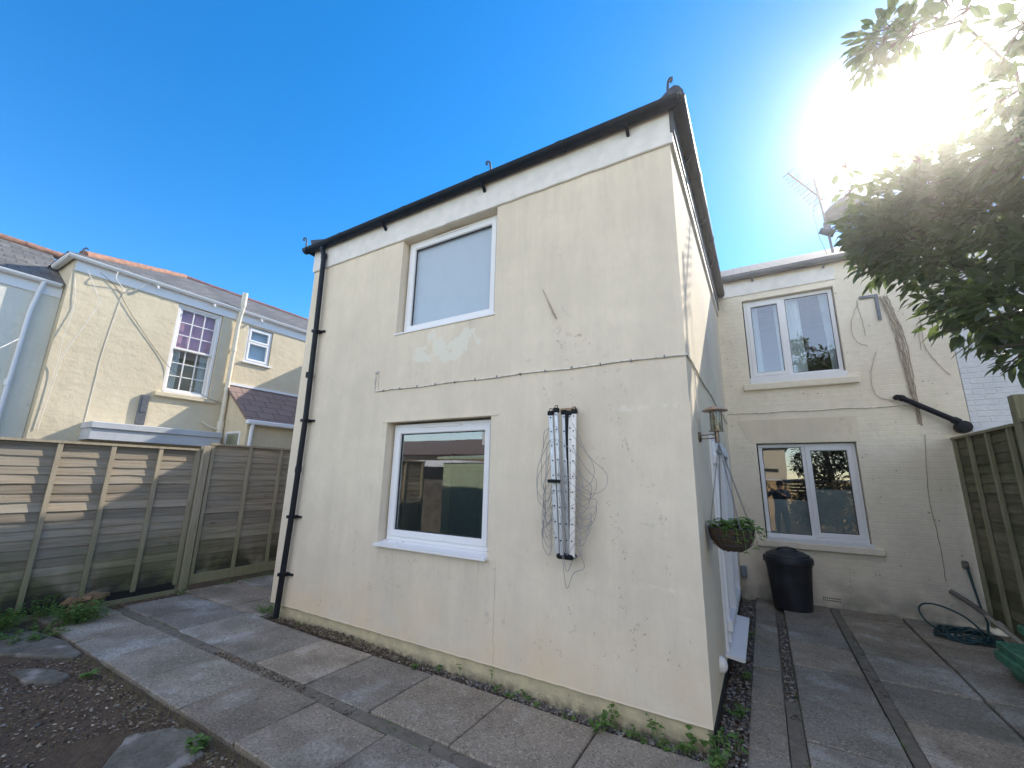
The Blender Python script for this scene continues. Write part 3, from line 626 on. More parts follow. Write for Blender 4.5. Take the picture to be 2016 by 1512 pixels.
# ---- patio door in the right wall, standing a little proud
dr = MB().frame(1.25, 3.35, .215, 2.16, .065, -.02, .06, SI); dr.box(2.26, 2.34, -.019, .06, .27, 2.10, m=SI)
door = dr.build('patio_door', 'upvc', house)
for (a, b) in ((1.315, 2.262), (2.338, 3.285)):
    lf = MB().frame(a, b, .275, 2.10, .085, -.045, .03, SI); leaf = lf.build('door_leaf', 'upvc', door)
    MB().frame(a + .084, b - .084, .36, 2.015, .012, .022, .03, SI, .003).build('seal', 'rubber_seal', leaf)
    MB().box(a + .09, b - .09, .034, .042, .366, 2.01, m=SI).build('pane', 'window_glass', leaf)
for z in (.42, 1.18, 1.92): MB().cbox(1.27, 1.33, -.068, -.02, z - .05, z + .05, .008, m=SI).build('hinge', 'upvc', door)
hd = MB().cbox(2.285, 2.32, -.066, -.045, 1.0, 1.24, .008, m=SI); hd.cbox(2.20, 2.32, -.098, -.082, 1.16, 1.185, .006, m=SI); hd.cbox(2.295, 2.315, -.09, -.06, 1.16, 1.185, .004, m=SI); hd.build('handle', 'upvc', door)
MB().prism([(.0, .19), (.135, .172), (.15, .178), (.15, .200), (.0, .216)], 1.17, 2.5, lambda p, q, t: Vector((p, t, q))).build('threshold', 'upvc', door)
# ---- things fixed to the walls as parts of the building
vc = MB(); vc.lathe([(.062, 0), (.062, .012), (.05, .035), (.028, .05), (.0, .055)], (0, .671, .298), 20, 'x'); vc.build('vent_cowl', 'upvc_pink', house, smooth=50)
ab = MB()
for r_ in range(2):
    for k in range(9): ab.box(1.015 + k * .0235, 1.03 + k * .0235, -.003, .004, .075 + r_ * .032, .09 + r_ * .032, m=RE)
ab.build('air_brick', 'rubber_seal', house)
eb = MB().cbox(-.0, .085, -.075, .01, .26, .43, .012, m=RE); eb.cbox(.012, .073, -.083, -.07, .28, .41, .005, m=RE); eb.build('outdoor_socket', 'grey_box', house)
wp = MB(); wp.tube([(2.2, 4.54, 2.935), (2.2, 4.47, 2.935), (2.215, 4.44, 2.928), (2.79, 4.44, 2.525)], .037, 14); wp.tube([(2.225, 4.44, 2.921), (2.26, 4.44, 2.897)], .045, 14); wp.tube([(2.71, 4.44, 2.58), (2.77, 4.44, 2.538)], .048, 14)
wp.lathe([(.03, -.08), (.075, -.07), (.085, -.03), (.085, .03), (.075, .08), (.02, .09)], (2.79, 4.43, 2.475), 18, 'y')
wpo = wp.build('waste_pipe', 'pipe_black', house, smooth=45)
cb = MB()
fp = [(-3.455, 2.85), (-3.46, 2.70), (-3.452, 2.668), (-3.40, 2.662)] + [(-3.4 + 3.395 * i / 14, 2.662 + .006 * math.sin(i * 1.7)) for i in range(1, 15)]
cb.tube([(x, -.009, z) for x, z in fp] + [(.009, .01, 2.662)] + [(.009, .3 * i, 2.655 + .012 * math.sin(i * 1.3)) for i in range(1, 16)], .0075, 6)
cb.tube([(-3.41, -.008, 2.89), (-3.405, -.008, 2.72), (-3.40, -.008, 2.668)], .004, 5)
cbo = cb.build('cable', 'cable_grey', house, smooth=60)
for i in range(13): x = -3.3 + .262 * i; MB().box(x - .0045, x + .0045, -.0185, -.0, 2.651, 2.673).build('cable_clip', 'galv', cbo)
MB().lathe([(.022, 0), (.026, -.02), (.018, -.03)], (-3.435, 0, 2.90), 12, 'y').build('wall_grommet', 'cable_grey', house)
cb = MB(); cb.tube([RE(.02 + 2.4 * i / 20, -.009, 2.815 + .006 * math.sin(i * 1.1)) for i in range(21)], .008, 6); cb.build('cable', 'cable_grey', house, smooth=60)
cb = MB(); cb.tube([(.009, .42, 2.66), (.012, .40, 2.4), (.012, .41, 2.2)], .005, 5); cb.build('cable', 'cable_grey', house, smooth=60)
ow = MB(); ow.box(2.16, 2.2, -.03, 0, 4.13, 4.5, m=RE); ow.box(1.98, 2.2, -.03, 0, 4.50, 4.54, m=RE); ow.build('old_bracket', 'galv', house)
vv = MB()
for (o_x, o_r) in ((0, .010), (.03, .007), (-.025, .006), (.06, .006), (.045, .004)): vv.tube(cat([RE(2.24 + o_x + U(-.01, .01), -.012 - U(0, .01), 4.5), RE(2.33 + o_x, -.016, 4.0), RE(2.36 + o_x + U(-.015, .015), -.014, 3.6), RE(2.38 + o_x * .6, -.018, 3.0), RE(2.40 + o_x * .3, -.012, 2.6 + U(-.1, .15))], 8, .008), o_r, 6)
for p in ([(1.93, 4.5), (1.96, 4.2), (1.99, 3.9)], [(1.95, 4.45), (1.83, 4.1), (1.87, 3.85), (2.0, 3.75)], [(2.07, 3.65), (1.95, 3.3), (1.97, 3.0), (2.15, 2.88)], [(2.62, 4.1), (2.6, 3.7), (2.66, 3.45), (2.8, 3.2)], [(2.58, 4.0), (2.57, 3.6)], [(2.42, 2.4), (2.36, 1.6), (2.35, .9), (2.36, .5)], [(1.62, 4.9), (1.6, 5.05), (1.75, 4.95)]):
    vv.tube(cat([RE(u + U(-.015, .015), -.009 - U(0, .008), z) for u, z in p], 8, .006), .0038, 5)
vv.build('dead_vine', 'stem', house, smooth=60)
vv = MB(); vv.tube([(-1.237, -.006, 3.481), (-1.2, -.012, 3.40), (-1.174, -.008, 3.334), (-1.14, -.014, 3.26), (-1.125, -.01, 3.217), (-1.089, -.01, 3.152)], [.003, .004, .006, .007, .009, .005], 6)
for x, z in ((-1.145, 3.27), (-1.12, 3.2), (-1.10, 3.165), (-1.13, 3.23)): vv.tube([(x, -.008, z), (x + U(-.02, .02), -.02, z + U(-.015, .02))], [.006, .003], 5)
vv.build('dead_vine', 'stem', house, smooth=60)
TR = [[(-1.06, 3.29), (-0.9, 3.04), (-0.84, 2.93), (-0.74, 2.78)], [(-1.09, 3.15), (-1.06, 2.92), (-0.98, 2.66), (-0.9, 2.36)], [(-1.1, 3.13), (-0.97, 2.95), (-0.85, 2.8), (-0.84, 2.67)], [(-1.4, 2.87), (-1.29, 2.63), (-1.13, 2.33)], [(-0.72, 2.57), (-0.6, 2.59), (-0.52, 2.61)], [(-0.66, 2.46), (-0.59, 2.45), (-0.47, 2.44)], [(-0.53, 2.51), (-0.48, 2.33), (-0.59, 2.3), (-0.54, 2.04), (-0.45, 1.93), (-0.39, 1.75), (-0.28, 1.56), (-0.25, 1.41), (-0.21, 1.23), (-0.22, 1.1)], [(-0.54, 2.21), (-0.47, 1.93)], [(-0.8, 2.05), (-0.72, 1.91), (-0.65, 1.65), (-0.62, 1.4), (-0.54, 1.1), (-0.46, 0.98)], [(-0.57, 0.86), (-0.47, 0.75), (-0.45, 0.66)], [(-0.99, 0.74), (-0.96, 0.57)], [(-0.65, 1.56), (-0.61, 1.24), (-0.51, 1.08)], [(-3.05, 0.92), (-3.01, 0.75), (-3.0, 0.55)], [(-2.91, 0.91), (-2.91, 0.68), (-2.91, 0.64)], [(-2.89, 0.74), (-2.8, 0.44)], [(-2.64, 0.94), (-2.59, 0.77)], [(-3.54, 0.97), (-3.49, 0.69)], [(-3.24, 0.6), (-3.36, 0.34)], [(-1.6, 0.5), (-1.53, 0.4)], [(-1.25, 0.52), (-1.22, 0.42)], [(-1.0, 0.71), (-0.97, 0.6), (-0.96, 0.5)], [(-0.55, 0.85), (-0.48, 0.77)], [(-0.46, 0.68), (-0.47, 0.44)], [(-0.59, 0.86), (-0.53, 0.75)], [(-1.25, 0.5), (-1.22, 0.36)], [(-1.1, 0.46), (-1.08, 0.35)]]
cm = MB()
def tuft(x, z, m=FR, d=.0):
    for _ in range(random.randint(1, 4)):
        a = U(-2.9, -.2); L = U(.005, .015); ox, oz = U(-.012, .012), U(-.012, .012); wv = U(.0007, .0014)
        p = [(x + ox + t * L * math.cos(a) + .15 * L * math.sin(a) * t * (1 - t) * 4, z + oz + t * L * math.sin(a)) for t in (0, .5, 1)]
        cm.tube([m(q[0], -.0015 + d, q[1]) for q in p], wv, 3)
for tr in TR:
    for (a, b) in zip(tr, tr[1:]):
        L = math.hypot(b[0] - a[0], b[1] - a[1])
        for _ in range(max(2, int(L / .026))):
            if R() < .45: continue
            t = R(); tuft(a[0] + (b[0] - a[0]) * t + random.gauss(0, .022), a[1] + (b[1] - a[1]) * t + random.gauss(0, .02))
for _ in range(90): tuft(U(-4.4, -.1), U(.2, 1.1))
for _ in range(60): tuft(U(.9, 2.6) - 1.2 * R() ** 2, U(.3, 3.3), RE, -.004)
struct(cm.build('creeper_remains', 'creeper_mark', house, recalc=False), 'stuff')

# ================================================================== THINGS ON THE HOUSE
lamp = thing('wall_lamp', 'stainless steel wall lantern with glass cylinder and round cap on the wall corner', 'wall lamp', (.0, .433, 2.1))
LX, LY = .135, .45
MB().lathe([(.045, 0), (.045, .012), (.036, .02), (.0, .022)], (0, .433, 2.06), 20, 'x').build('backplate', 'steel', lamp, smooth=40)
t = MB(); t.tube([(.015, .445, 2.045), (LX - .01, LY, 2.05)], .005, 8); t.tube([(.015, .445, 2.075), (LX - .01, LY, 2.08)], .005, 8); t.build('arm', 'steel', lamp, smooth=60)
MB().lathe([(.015, 2.01), (.017, 2.012), (.017, 2.10), (.058, 2.103), (.058, 2.109), (.02, 2.112), (.02, 2.16), (.0, 2.16)], (LX, LY, 0), 24).build('socket', 'steel', lamp, smooth=40)
MB().lathe([(.044, 2.11), (.045, 2.12), (.045, 2.28), (.042, 2.28), (.042, 2.112)], (LX, LY, 0), 24).build('glass_cylinder', 'lamp_glass', lamp, smooth=40)
MB().lathe([(.0, 2.16), (.018, 2.165), (.027, 2.20), (.026, 2.235), (.012, 2.26), (0, 2.262)], (LX, LY, 0), 16).build('bulb', 'lamp_glass', lamp, smooth=80)
t = MB().lathe([(.098, 2.272), (.10, 2.276), (.052, 2.298), (.012, 2.314), (.0, 2.315)], (LX, LY, 0), 28); t.build('cap', 'copper_cap', lamp, smooth=30)
t = MB()
for k in range(3): th = k * 2.09 + .4; t.tube([(LX + .049 * math.cos(th), LY + .049 * math.sin(th), z) for z in (2.105, 2.28)], .0045, 6)
t.build('guard_rod', 'steel', lamp)

BX, BY, BZ = .175, .44, 1.30
bask = thing('hanging_basket', 'coir hanging basket with green trailing plant on chains below the lantern', 'hanging basket', (BX, BY, BZ - .1))
n = 28; prof = [(.02, -.115), (.07, -.11), (.115, -.08), (.145, -.03), (.155, .03), (.158, .055), (.13, .055), (.1, .03)]
vs = []
bm_ = MB().lathe(prof, (BX, BY, BZ), n)
bm_.v = [v + Vector((U(-.006, .006), U(-.006, .006), U(-.005, .005))) for v in bm_.v]
bo = bm_.build('basket', 'coir', bask, smooth=80)
t = MB()
for (rr, zz) in ((.163, .058), (.158, .0), (.13, -.065)): t.tube([(BX + rr * math.cos(a * .2618), BY + rr * math.sin(a * .2618), BZ + zz) for a in range(25)], .0025, 5)
for k in range(9): th = k * .698; t.tube([(BX + rr * math.cos(th), BY + rr * math.sin(th), BZ + zz) for rr, zz in ((.163, .058), (.161, .0), (.135, -.068), (.06, -.118))], .002, 5)
t.build('wire_frame', 'dark_iron', bask)
top = Vector((LX + .008, LY - .005, 2.005))
for k in range(4):
    th = k * 1.57 + .5; e = Vector((BX + .155 * math.cos(th), BY + .155 * math.sin(th), BZ + .058)); t = MB(); N = 42
    for i in range(N):   # chain links, alternately turned
        p = top.lerp(e, (i + .5) / N); d = (e - top).normalized(); s1 = d.orthogonal().normalized(); s2 = d.cross(s1); a = s1 if i % 2 else s2
        L = (e - top).length / N * .72; t.tube([p - d * L, p + a * .005 - d * L * .4, p + a * .005 + d * L * .4, p + d * L, p - a * .005 + d * L * .4, p - a * .005 - d * L * .4, p - d * L], .0019, 4)
    t.build('chain', 'galv', bask)
def leaf(mb, p, d, up, L, W, tone, fold=.25, droop=.15):
    d = d.normalized(); s = d.cross(up); s = s.normalized() if s.length > 1e-4 else d.orthogonal().normalized(); u = s.cross(d)
    a = p; b = p + d * L * .35 - u * droop * L * .12; c = p + d * L * .72 - u * droop * L * .4; e = p + d * L - u * droop * L
    w1, w2 = W * .5, W * .4
    mb.add([a, b + s * w1 + u * fold * w1, b - u * 0, b - s * w1 + u * fold * w1, c + s * w2 + u * fold * w2, c, c - s * w2 + u * fold * w2, e], [(0, 1, 2), (0, 2, 3), (1, 4, 5, 2), (2, 5, 6, 3), (4, 7, 5), (5, 7, 6)], tone)
def rdir(): 
    v = Vector((random.gauss(0, 1), random.gauss(0, 1), random.gauss(0, 1))); return v.normalized()
t = MB(); stv = MB()
for _ in range(150):
    th = U(0, 6.28); r_ = .16 * math.sqrt(R()); p = Vector((BX + r_ * math.cos(th), BY + r_ * math.sin(th), BZ + .05 + U(0, .055)))
    if th > 4.2 or th < 1.0: p.z += U(-.01, .03)
    for k in range(5): a = U(0, 6.28); leaf(t, p, Vector((math.cos(a), math.sin(a), U(.0, .7))), Vector((0, 0, 1)), U(.02, .042), U(.014, .026), R())
for (th, dn, out) in ((5.0, .1, .04), (5.6, .14, .05), (5.9, .05, .09), (.1, .03, .09), (4.6, .06, .04), (.4, .1, .07), (5.3, .17, .03)):
    q = [Vector((BX + (.15 + out * s_) * math.cos(th), BY + (.15 + out * s_) * math.sin(th), BZ + .07 - dn * s_ * s_)) for s_ in (0, .4, .7, 1)]
    t.tube(q, .002, 4, tone=.3)
    for p in q[1:]:
        for k in range(6): a = U(0, 6.28); leaf(t, p, Vector((math.cos(a), math.sin(a), U(-.2, .6))), Vector((0, 0, 1)), U(.02, .036), U(.016, .024), R())
t.build('plant', 'basket_leaf', bask, recalc=False)

# folded rotary clothes airer on the front wall
air = thing('rotary_airer', 'folded rotary clothes airer with loose white lines hung on the front wall', 'clothes airer', (-.98, 0, 2.25))
MB().cbox(-1.05, -.90, -.03, -.001, 2.262, 2.30, .004).build('wood_block', 'wood_block', air)
arms = [((-1.105, 2.245), (-1.035, 1.12), -.13, 'alu'), ((-1.045, 2.265), (-.985, 1.10), -.150, 'alu'), ((-.992, 2.25), (-.962, 1.10), -.10, 'alu'), ((-.938, 2.24), (-.915, 1.35), -.10, 'alu_pale'), ((-.885, 2.245), (-.905, 1.105), -.14, 'alu_pale')]
hinges = []
for i, (a, b, y, mt) in enumerate(arms):
    A_, B_ = Vector((a[0], y + .03, a[1])), Vector((b[0], y, b[1])); d = (B_ - A_).normalized(); s = Vector((1, 0, 0)); s = (s - d * s.dot(d)).normalized(); u = d.cross(s); h, g_ = (.022, .010) if i != 1 else (.015, .010)
    t = MB(); P = []
    for q in (A_, B_): P += [q + s * h + u * g_, q - s * h + u * g_, q - s * h - u * g_, q + s * h - u * g_]
    t.hexa(P)
    arm = t.build('arm', mt, air); arm.modifiers.new('bevel', 'BEVEL').width = .004
    t = MB(); A2 = A_ + Vector((0, 0, -.005)); t.cbox(A2.x - .026, A2.x + .026, A2.y - .02, A2.y + .02, A2.z - .01, A2.z + .03, .006)
    if i in (0, 1, 4): t.tube([A2 + Vector((-.012, 0, .03)), A2 + Vector((-.012, 0, .05)), A2 + Vector((.012, 0, .05)), A2 + Vector((.012, 0, .03))], .004, 6)
    t.build('end_cap', 'black_plastic', arm)
    for k in range(9):
        q = A_.lerp(B_, .03 + .108 * k); MB().tube([q + Vector((0, -.008, 0)), q + Vector((0, -.0150, 0))], .0062, 6).build('rivet', 'black_plastic', arm)
t = MB(); t.tube([(-.965, -.07, 2.25), (-.955, -.07, 1.09)], .021, 14); t.build('pole', 'black_plastic', air, smooth=40)
t = MB(); t.cbox(-1.035, -.89, -.165, -.06, 1.085, 1.125, .014); t.build('hub', 'black_plastic', air)
t = MB(); t.cbox(-1.10, -.985, -.185, -.15, 1.665, 1.692, .006); t.build('clip', 'black_plastic', air)
t = MB()
def cord(pts, r=.0023):
    P = [Vector(p) for p in pts]; out = []
    for i in range(len(P) - 1):
        p0, p1, p2, p3 = P[max(i - 1, 0)], P[i], P[i + 1], P[min(i + 2, len(P) - 1)]
        for k in range(7):
            s = k / 7; out.append(.5 * ((2 * p1) + (p2 - p0) * s + (2 * p0 - 5 * p1 + 4 * p2 - p3) * s * s + (3 * p1 - p0 - 3 * p2 + p3) * s ** 3))
    out.append(P[-1]); t.tube(out, r, 4, False)
for k in range(10):   # right hand loops, hanging lower and tighter down the arm
    z = 2.15 - .1 * k; zl = 1.69 - .05 * k; o = (.215 if k == 1 else U(.06, .15)) * (1 - .03 * k)
    cord([(-.885, -.15, z), (-.85 + o * .5, -.12, z - (z - zl) * .45), (-.885 + o + .05, -.09, zl + .1), (-.87 + o, -.08, zl - .02), (-.90 + o * .5, -.10, zl - .05), (-.94, -.15, zl + .06), (-.985, -.165, zl + .24)])
for k in range(9):
    z = 2.12 - .105 * k; zl = 1.62 - .06 * k; o = (.15 if k in (1, 2) else U(.05, .12)) * (1 - .03 * k)
    cord([(-1.095 + .006 * k, -.15, z), (-1.12 - o * .6, -.11, z - (z - zl) * .4), (-1.10 - o, -.08, zl + .16), (-1.11 - o * .9, -.07, zl + .02), (-1.10 - o * .3, -.09, zl - .05), (-1.065, -.16, zl + .05)])
for k in range(8):
    z = 1.95 - .1 * k; cord([(-1.0, -.175, z), (-.975, -.18, z - .1), (-.94, -.175, z - .22 - .02 * k), (-.88, -.175, z - .25), (-.83 + U(0, .03), -.15, z - .2), (-.86, -.14, z - .07)])
cord([(-1.1, -.14, 2.12), (-1.16, -.12, 2.08), (-1.175, -.1, 1.95)]); cord([(-1.06, -.17, 2.13), (-1.0, -.18, 2.1), (-.985, -.18, 1.95), (-1.0, -.18, 1.75), (-.99, -.18, 1.5)]); cord([(-1.12, -.12, 2.0), (-1.03, -.18, 2.02), (-.93, -.17, 1.96), (-.85, -.15, 1.88)])
cord([(-1.12, -.1, 1.9), (-1.2, -.07, 1.4), (-1.175, -.06, 1.3), (-1.1, -.07, 1.42)]); cord([(-1.14, -.1, 2.0), (-1.17, -.07, 1.6), (-1.16, -.06, 1.32), (-1.06, -.1, 1.45)])
lo = t.build('washing_line', 'line_cord', air, recalc=False)
struct(lo, 'stuff')

aer = thing('tv_aerial', 'thin grey roof aerial with many short rods on a mast above the rear roof', 'TV aerial', (1.88, 5.2, 5.65))
MB().tube([(1.885, 5.2, 5.5), (1.86, 5.2, 6.0), (1.78, 5.2, 7.24)], .021, 8).build('mast', 'galv', aer, smooth=50)
A_, B_ = Vector((1.40, 5.05, 7.42)), Vector((2.02, 5.35, 6.48)); t = MB(); A_ = Vector((1.38, 5.1, 7.43)); B_ = Vector((1.86, 5.25, 6.78))
t.tube([A_, B_], .016, 6); d = (B_ - A_).normalized(); s = Vector((.62, .2, .42)); s = (s - d * s.dot(d)).normalized()
for k in range(11): q = A_.lerp(B_, .02 + .098 * k); L = .13 + .012 * k; t.tube([q - s * L, q + s * L], .0095, 5)
s2 = d.cross(s)
for k in (-1, 1): q = B_ + d * .03; t.tube([q + s2 * .12 * k - s * .2, q + s2 * .12 * k + s * .2], .006, 5)
t.tube([B_ - s2 * .14 + d * .03, B_ + s2 * .14 + d * .03], .006, 5); t.build('rod_array', 'galv', aer)
t = MB(); t.tube([(1.80, 5.2, 6.95), (1.68, 5.19, 6.5), (1.72, 5.19, 6.0), (1.80, 5.19, 5.62)], .005, 4); t.build('cable', 'cable_dark', aer)
dish = thing('satellite_dish', 'dark round satellite dish beside the aerial mast, half behind the leaves', 'satellite dish', (2.0, 5.2, 6.3))
nrm = Vector((-.45, -.75, .35)).normalized(); q = nrm.to_track_quat('Z', 'Y'); rot = lambda p: q @ p
t = MB().lathe([(0, -.05), (.1, -.045), (.2, -.02), (.29, .02), (.30, .03), (.285, .035), (.19, .0), (.1, -.028), (.0, -.035)], (2.10, 5.15, 6.42), 26, m=rot); t.build('reflector', 'dark_iron', dish, smooth=40)
fc = Vector((1.80, 4.95, 5.98)); t = MB(); t.tube([(2.0, 5.1, 6.15), fc], .014, 6); t.tube([(2.2, 5.2, 6.1), (2.0, 5.05, 5.97), fc], .008, 5); t.build('arm', 'dark_iron', dish)
t = MB(); t.tube([fc + Vector((-.1, 0, .04)), fc + Vector((.1, .02, -.06))], [.05, .07], 10); t.build('receiver', 'dark_iron', dish, smooth=40)
t = MB(); t.tube([(1.83, 5.2, 6.2), (2.05, 5.25, 6.3)], .02, 8); t.cbox(1.80, 1.9, 5.15, 5.25, 6.12, 6.28, .01); t.build('mount', 'galv', dish)

# ================================================================== YARD THINGS, RIGHT
bn = thing('dustbin', 'black plastic dustbin with a round lid below the lower rear window', 'dustbin', (.63, 4.1, 0))
sx = lambda p: Vector((p.x * 1.04, p.y * .9, p.z))
b = MB().lathe([(.205, 0), (.215, .004), (.222, .03), (.236, .2), (.252, .42), (.266, .56), (.272, .575), (.272, .64), (.262, .65)], (.63, 4.1, 0), 36, m=sx); b.build('body', 'bin_black', bn, smooth=35)
l = MB().lathe([(.283, .60), (.292, .605), (.295, .66), (.288, .685), (.262, .695), (.258, .715), (.19, .755), (.1, .78), (.0, .787)], (.63, 4.1, 0), 36, m=sx); lo = l.build('lid', 'bin_black', bn, smooth=30)
t = MB(); t.tube([(.50, 4.03, .752), (.54, 4.02, .80), (.63, 4.01, .815), (.72, 4.02, .80), (.76, 4.03, .752)], .015, 8); t.build('handle', 'bin_black', lo, smooth=60)
t = MB(); t.cbox(.33, .37, 4.06, 4.14, .60, .68, .01); t.cbox(.89, .93, 4.06, 4.14, .60, .68, .01); t.build('clip', 'bin_black', bn)

hose = thing('garden_hose', 'dark green garden hose coiled on the slabs by the fence corner', 'hose', (2.25, 3.9, 0))
t = MB(); P = []
for i in range(230):
    a = i * .19; k = i / 230; rx = .30 + .045 * math.sin(i * .37) - .10 * k; ry = .24 + .03 * math.sin(i * .53) - .06 * k
    P.append((2.27 + .03 * math.sin(i * .07) + rx * math.cos(a), 3.88 + .02 * math.sin(i * .11) + ry * math.sin(a), .012 + .075 * (.5 + .5 * math.sin(i * .83 + k)) * (.35 + .65 * k)))
t.tube(P, .0105, 7); t.build('coil', 'hose_green', hose, smooth=80)
t = MB(); P = [(2.44, 3.95, .08), (2.36, 4.12, .18), (2.2, 4.22, .25), (2.05, 4.25, .255), (1.97, 4.2, .19), (1.99, 4.05, .09), (2.06, 3.92, .05)]
out = []
for i in range(len(P) - 1):
    p0, p1, p2, p3 = [Vector(P[max(0, min(len(P) - 1, j))]) for j in (i - 1, i, i + 1, i + 2)]
    for k in range(6): s = k / 6; out.append(.5 * ((2 * p1) + (p2 - p0) * s + (2 * p0 - 5 * p1 + 4 * p2 - p3) * s * s + (3 * p1 - p0 - 3 * p2 + p3) * s ** 3))
t.tube(out, .0105, 7); t.build('loop', 'hose_green', hose, smooth=80)
t = MB(); t.tube([(2.55, 4.42, .72), (2.565, 4.40, .5), (2.56, 4.3, .3), (2.54, 4.1, .15), (2.48, 3.95, .06)], [.016, .013, .012, .012, .012], 8); t.build('riser', 'hose_green', hose, smooth=80)
t = MB(); t.cbox(2.52, 2.58, 4.44, 4.50, .68, .78, .012); t.tube([(2.55, 4.44, .74), (2.55, 4.40, .72)], .018, 8); t.build('tap_connector', 'old_pipe', hose)
pp = thing('old_pipe', 'dull brown waste pipe lying slanted at the foot of the right fence', 'pipe', (2.5, 4.2, .1))
MB().tube([(2.36, 4.44, .40), (2.45, 4.28, .33), (2.55, 4.02, .23)], .03, 12).build('dark_length', 'old_pipe', pp, smooth=50)
MB().tube([(2.53, 4.05, .235), (2.62, 3.55, .10), (2.64, 3.4, .06)], .024, 12).build('pale_length', 'sand_pipe', pp, smooth=50)
t = MB(); t.tube([(2.575, 3.93, .20), (2.59, 3.83, .172)], .031, 12); t.tube([(2.63, 3.47, .09), (2.645, 3.33, .04)], .05, 12); t.build('collar', 'sand_pipe', pp, smooth=50)

gb = thing('storage_box', 'low green plastic box with a stepped lid at the foot of the right fence', 'plastic box', (2.35, 2.6, 0))
MB().cbox(2.24, 2.60, 1.3, 2.74, .0, .12, .012).build('body', 'green_plastic', gb)
t = MB(); t.cbox(2.165, 2.66, 1.2, 2.80, .115, .205, .012); t.cbox(2.20, 2.65, 1.24, 2.83, .20, .275, .012)
for k in range(5): t.cbox(2.25 + .078 * k, 2.30 + .078 * k, 1.3, 2.77, .27, .284, .005)
t.build('lid', 'green_plastic', gb)
sb_ = thing('plastic_slab', 'pale green plastic piece standing behind the low green box', 'plastic panel', (2.5, 2.85, 0))
t = MB(); t.cbox(2.42, 2.64, 2.78, 2.92, 0, .40, .02); t.cbox(2.40, 2.65, 2.76, 2.94, .34, .42, .015); t.build('panel', 'green_plastic', sb_)

# ================================================================== FENCES
def panel(label, x, y0, y1, z0, z1, battens, side, mat='fence_wood', bmat='batten_wood', row=.105, cap=True, group=None, gap_rows=()):
    """side=+1: battens face +x ; side=-1: they face -x"""
    p = thing('timber_fence', label, 'fence', (x, (y0 + y1) / 2, z0), group)
    bd = MB(); z = z0; i = 0; N = 26
    while z < z1 - .03:
        h = row * U(.92, 1.12); top = min(z + h + .022, z1 - .01); tone = U(.68, 1.22); ph = U(0, 99); vs = []
        for k in range(N + 1):
            y = y0 + (y1 - y0) * k / N; wv = .010 * mn.noise((y * 2.1, ph, 0)) + .006 * mn.noise((y * 6.3, ph, 0)); wt = .004 * mn.noise((y * 3.0, ph, 5)); lip = .006 * mn.noise((y * 3.3, ph, 9))
            vs += [(x + side * (.017 + lip), y, z + wv), (x + side * (.003 + lip * .3), y, top + wt), (x - side * .004, y, top + wt), (x + side * (.014 + lip), y, z + wv)]
        bd.add(vs, [(4 * k + q, 4 * k + 4 + q, 4 * k + 4 + (q + 1) % 4, 4 * k + (q + 1) % 4) for k in range(N) for q in range(4)] + [(0, 1, 2, 3), (4 * N, 4 * N + 1, 4 * N + 2, 4 * N + 3)], tone)
        z += h; i += 1
    bd.build('boards', mat, p)
    for y in battens:
        lean = U(-.006, .006); w_ = .024
        MB().hexa([(x + side * .018, y - w_ + lean, z0 - .02), (x + side * .052, y - w_ + lean, z0 - .02), (x + side * .052, y + w_ + lean, z0 - .02), (x + side * .018, y + w_ + lean, z0 - .02), (x + side * .018, y - w_, z1 - .028), (x + side * .052, y - w_, z1 - .028), (x + side * .052, y + w_, z1 - .028), (x + side * .018, y + w_, z1 - .028)]).build('batten', bmat, p)
    if cap: MB().hexa([(x - side * .03, y0, z1 - .026), (x + side * .06, y0, z1 - .03), (x + side * .06, y1, z1 - .03), (x - side * .03, y1, z1 - .026), (x - side * .03, y0, z1 + .004), (x + side * .06, y0, z1), (x + side * .06, y1, z1), (x - side * .03, y1, z1 + .004)]).build('capping', bmat, p)
    return p
def post(label, x, y, h, wd=.045, mat='batten_wood', group=None):
    o = MB().cbox(x - wd, x + wd, y - wd, y + wd, -.05, h, .008).build('fence_post', mat); return tag(o, label, 'fence post', group)
fp = panel('wide weathered overlap fence panel on the left, half lit by the sun', -7.06, -2.42, -.175, .12, 2.035, (-2.30, -1.70, -1.195, -.675, -.205), 1)
MB().box(-7.05, -7.01, -2.4, -.18, -.02, .03).build('base_rail', 'batten_wood', fp); MB().box(-7.075, -7.07, -2.4, -.18, -.02, .14).build('backing_board', 'rubber_seal', fp)
panel('overlap fence panel mirrored small in the lower front window', -7.06, -4.7, -2.5, .06, 2.06, (-4.6, -4.0, -3.4, -2.6), 1)
post('square timber post between the two left fence panels', -7.03, -.105, 2.085, .052)
p2 = panel('shaded taller fence panel with wavy boards right of the square post', -7.06, -.045, 1.86, .16, 2.135, (-.01, .565, 1.10, 1.63, 1.84), 1, row=.10)
MB().cbox(-7.055, -7.015, -.04, 1.86, .06, .20, .006).build('gravel_board', 'batten_wood', p2)
panel('dim fence panel running on behind the extension', -7.06, 1.96, 4.4, .16, 2.13, (2.0, 2.6, 3.2, 3.8, 4.36), 1)
post('plain timber post beside the far end of the half lit fence panel', -7.03, -2.46, 2.09, .045)
RG = 'fence panels on the right'
panel('dark mossy fence panel on the right meeting the painted brick wall', 2.72, 2.87, 4.50, .05, 2.34, (4.46, 4.0, 3.5, 3.0), -1, 'fence_wood_green', 'batten_green')
post('tall dark fence post standing above the right fence panels', 2.73, 2.80, 2.62, .055, 'batten_green')
panel('dark mossy fence panel on the right nearest the camera', 2.72, .9, 2.73, .05, 2.36, (2.7, 2.2, 1.7, 1.2), -1, 'fence_wood_green', 'batten_green')
panel('dark fence panel beyond the right picture edge', 2.72, -1.0, .86, .05, 2.36, (.8, .3, -.2, -.7), -1, 'fence_wood_green', 'batten_green')

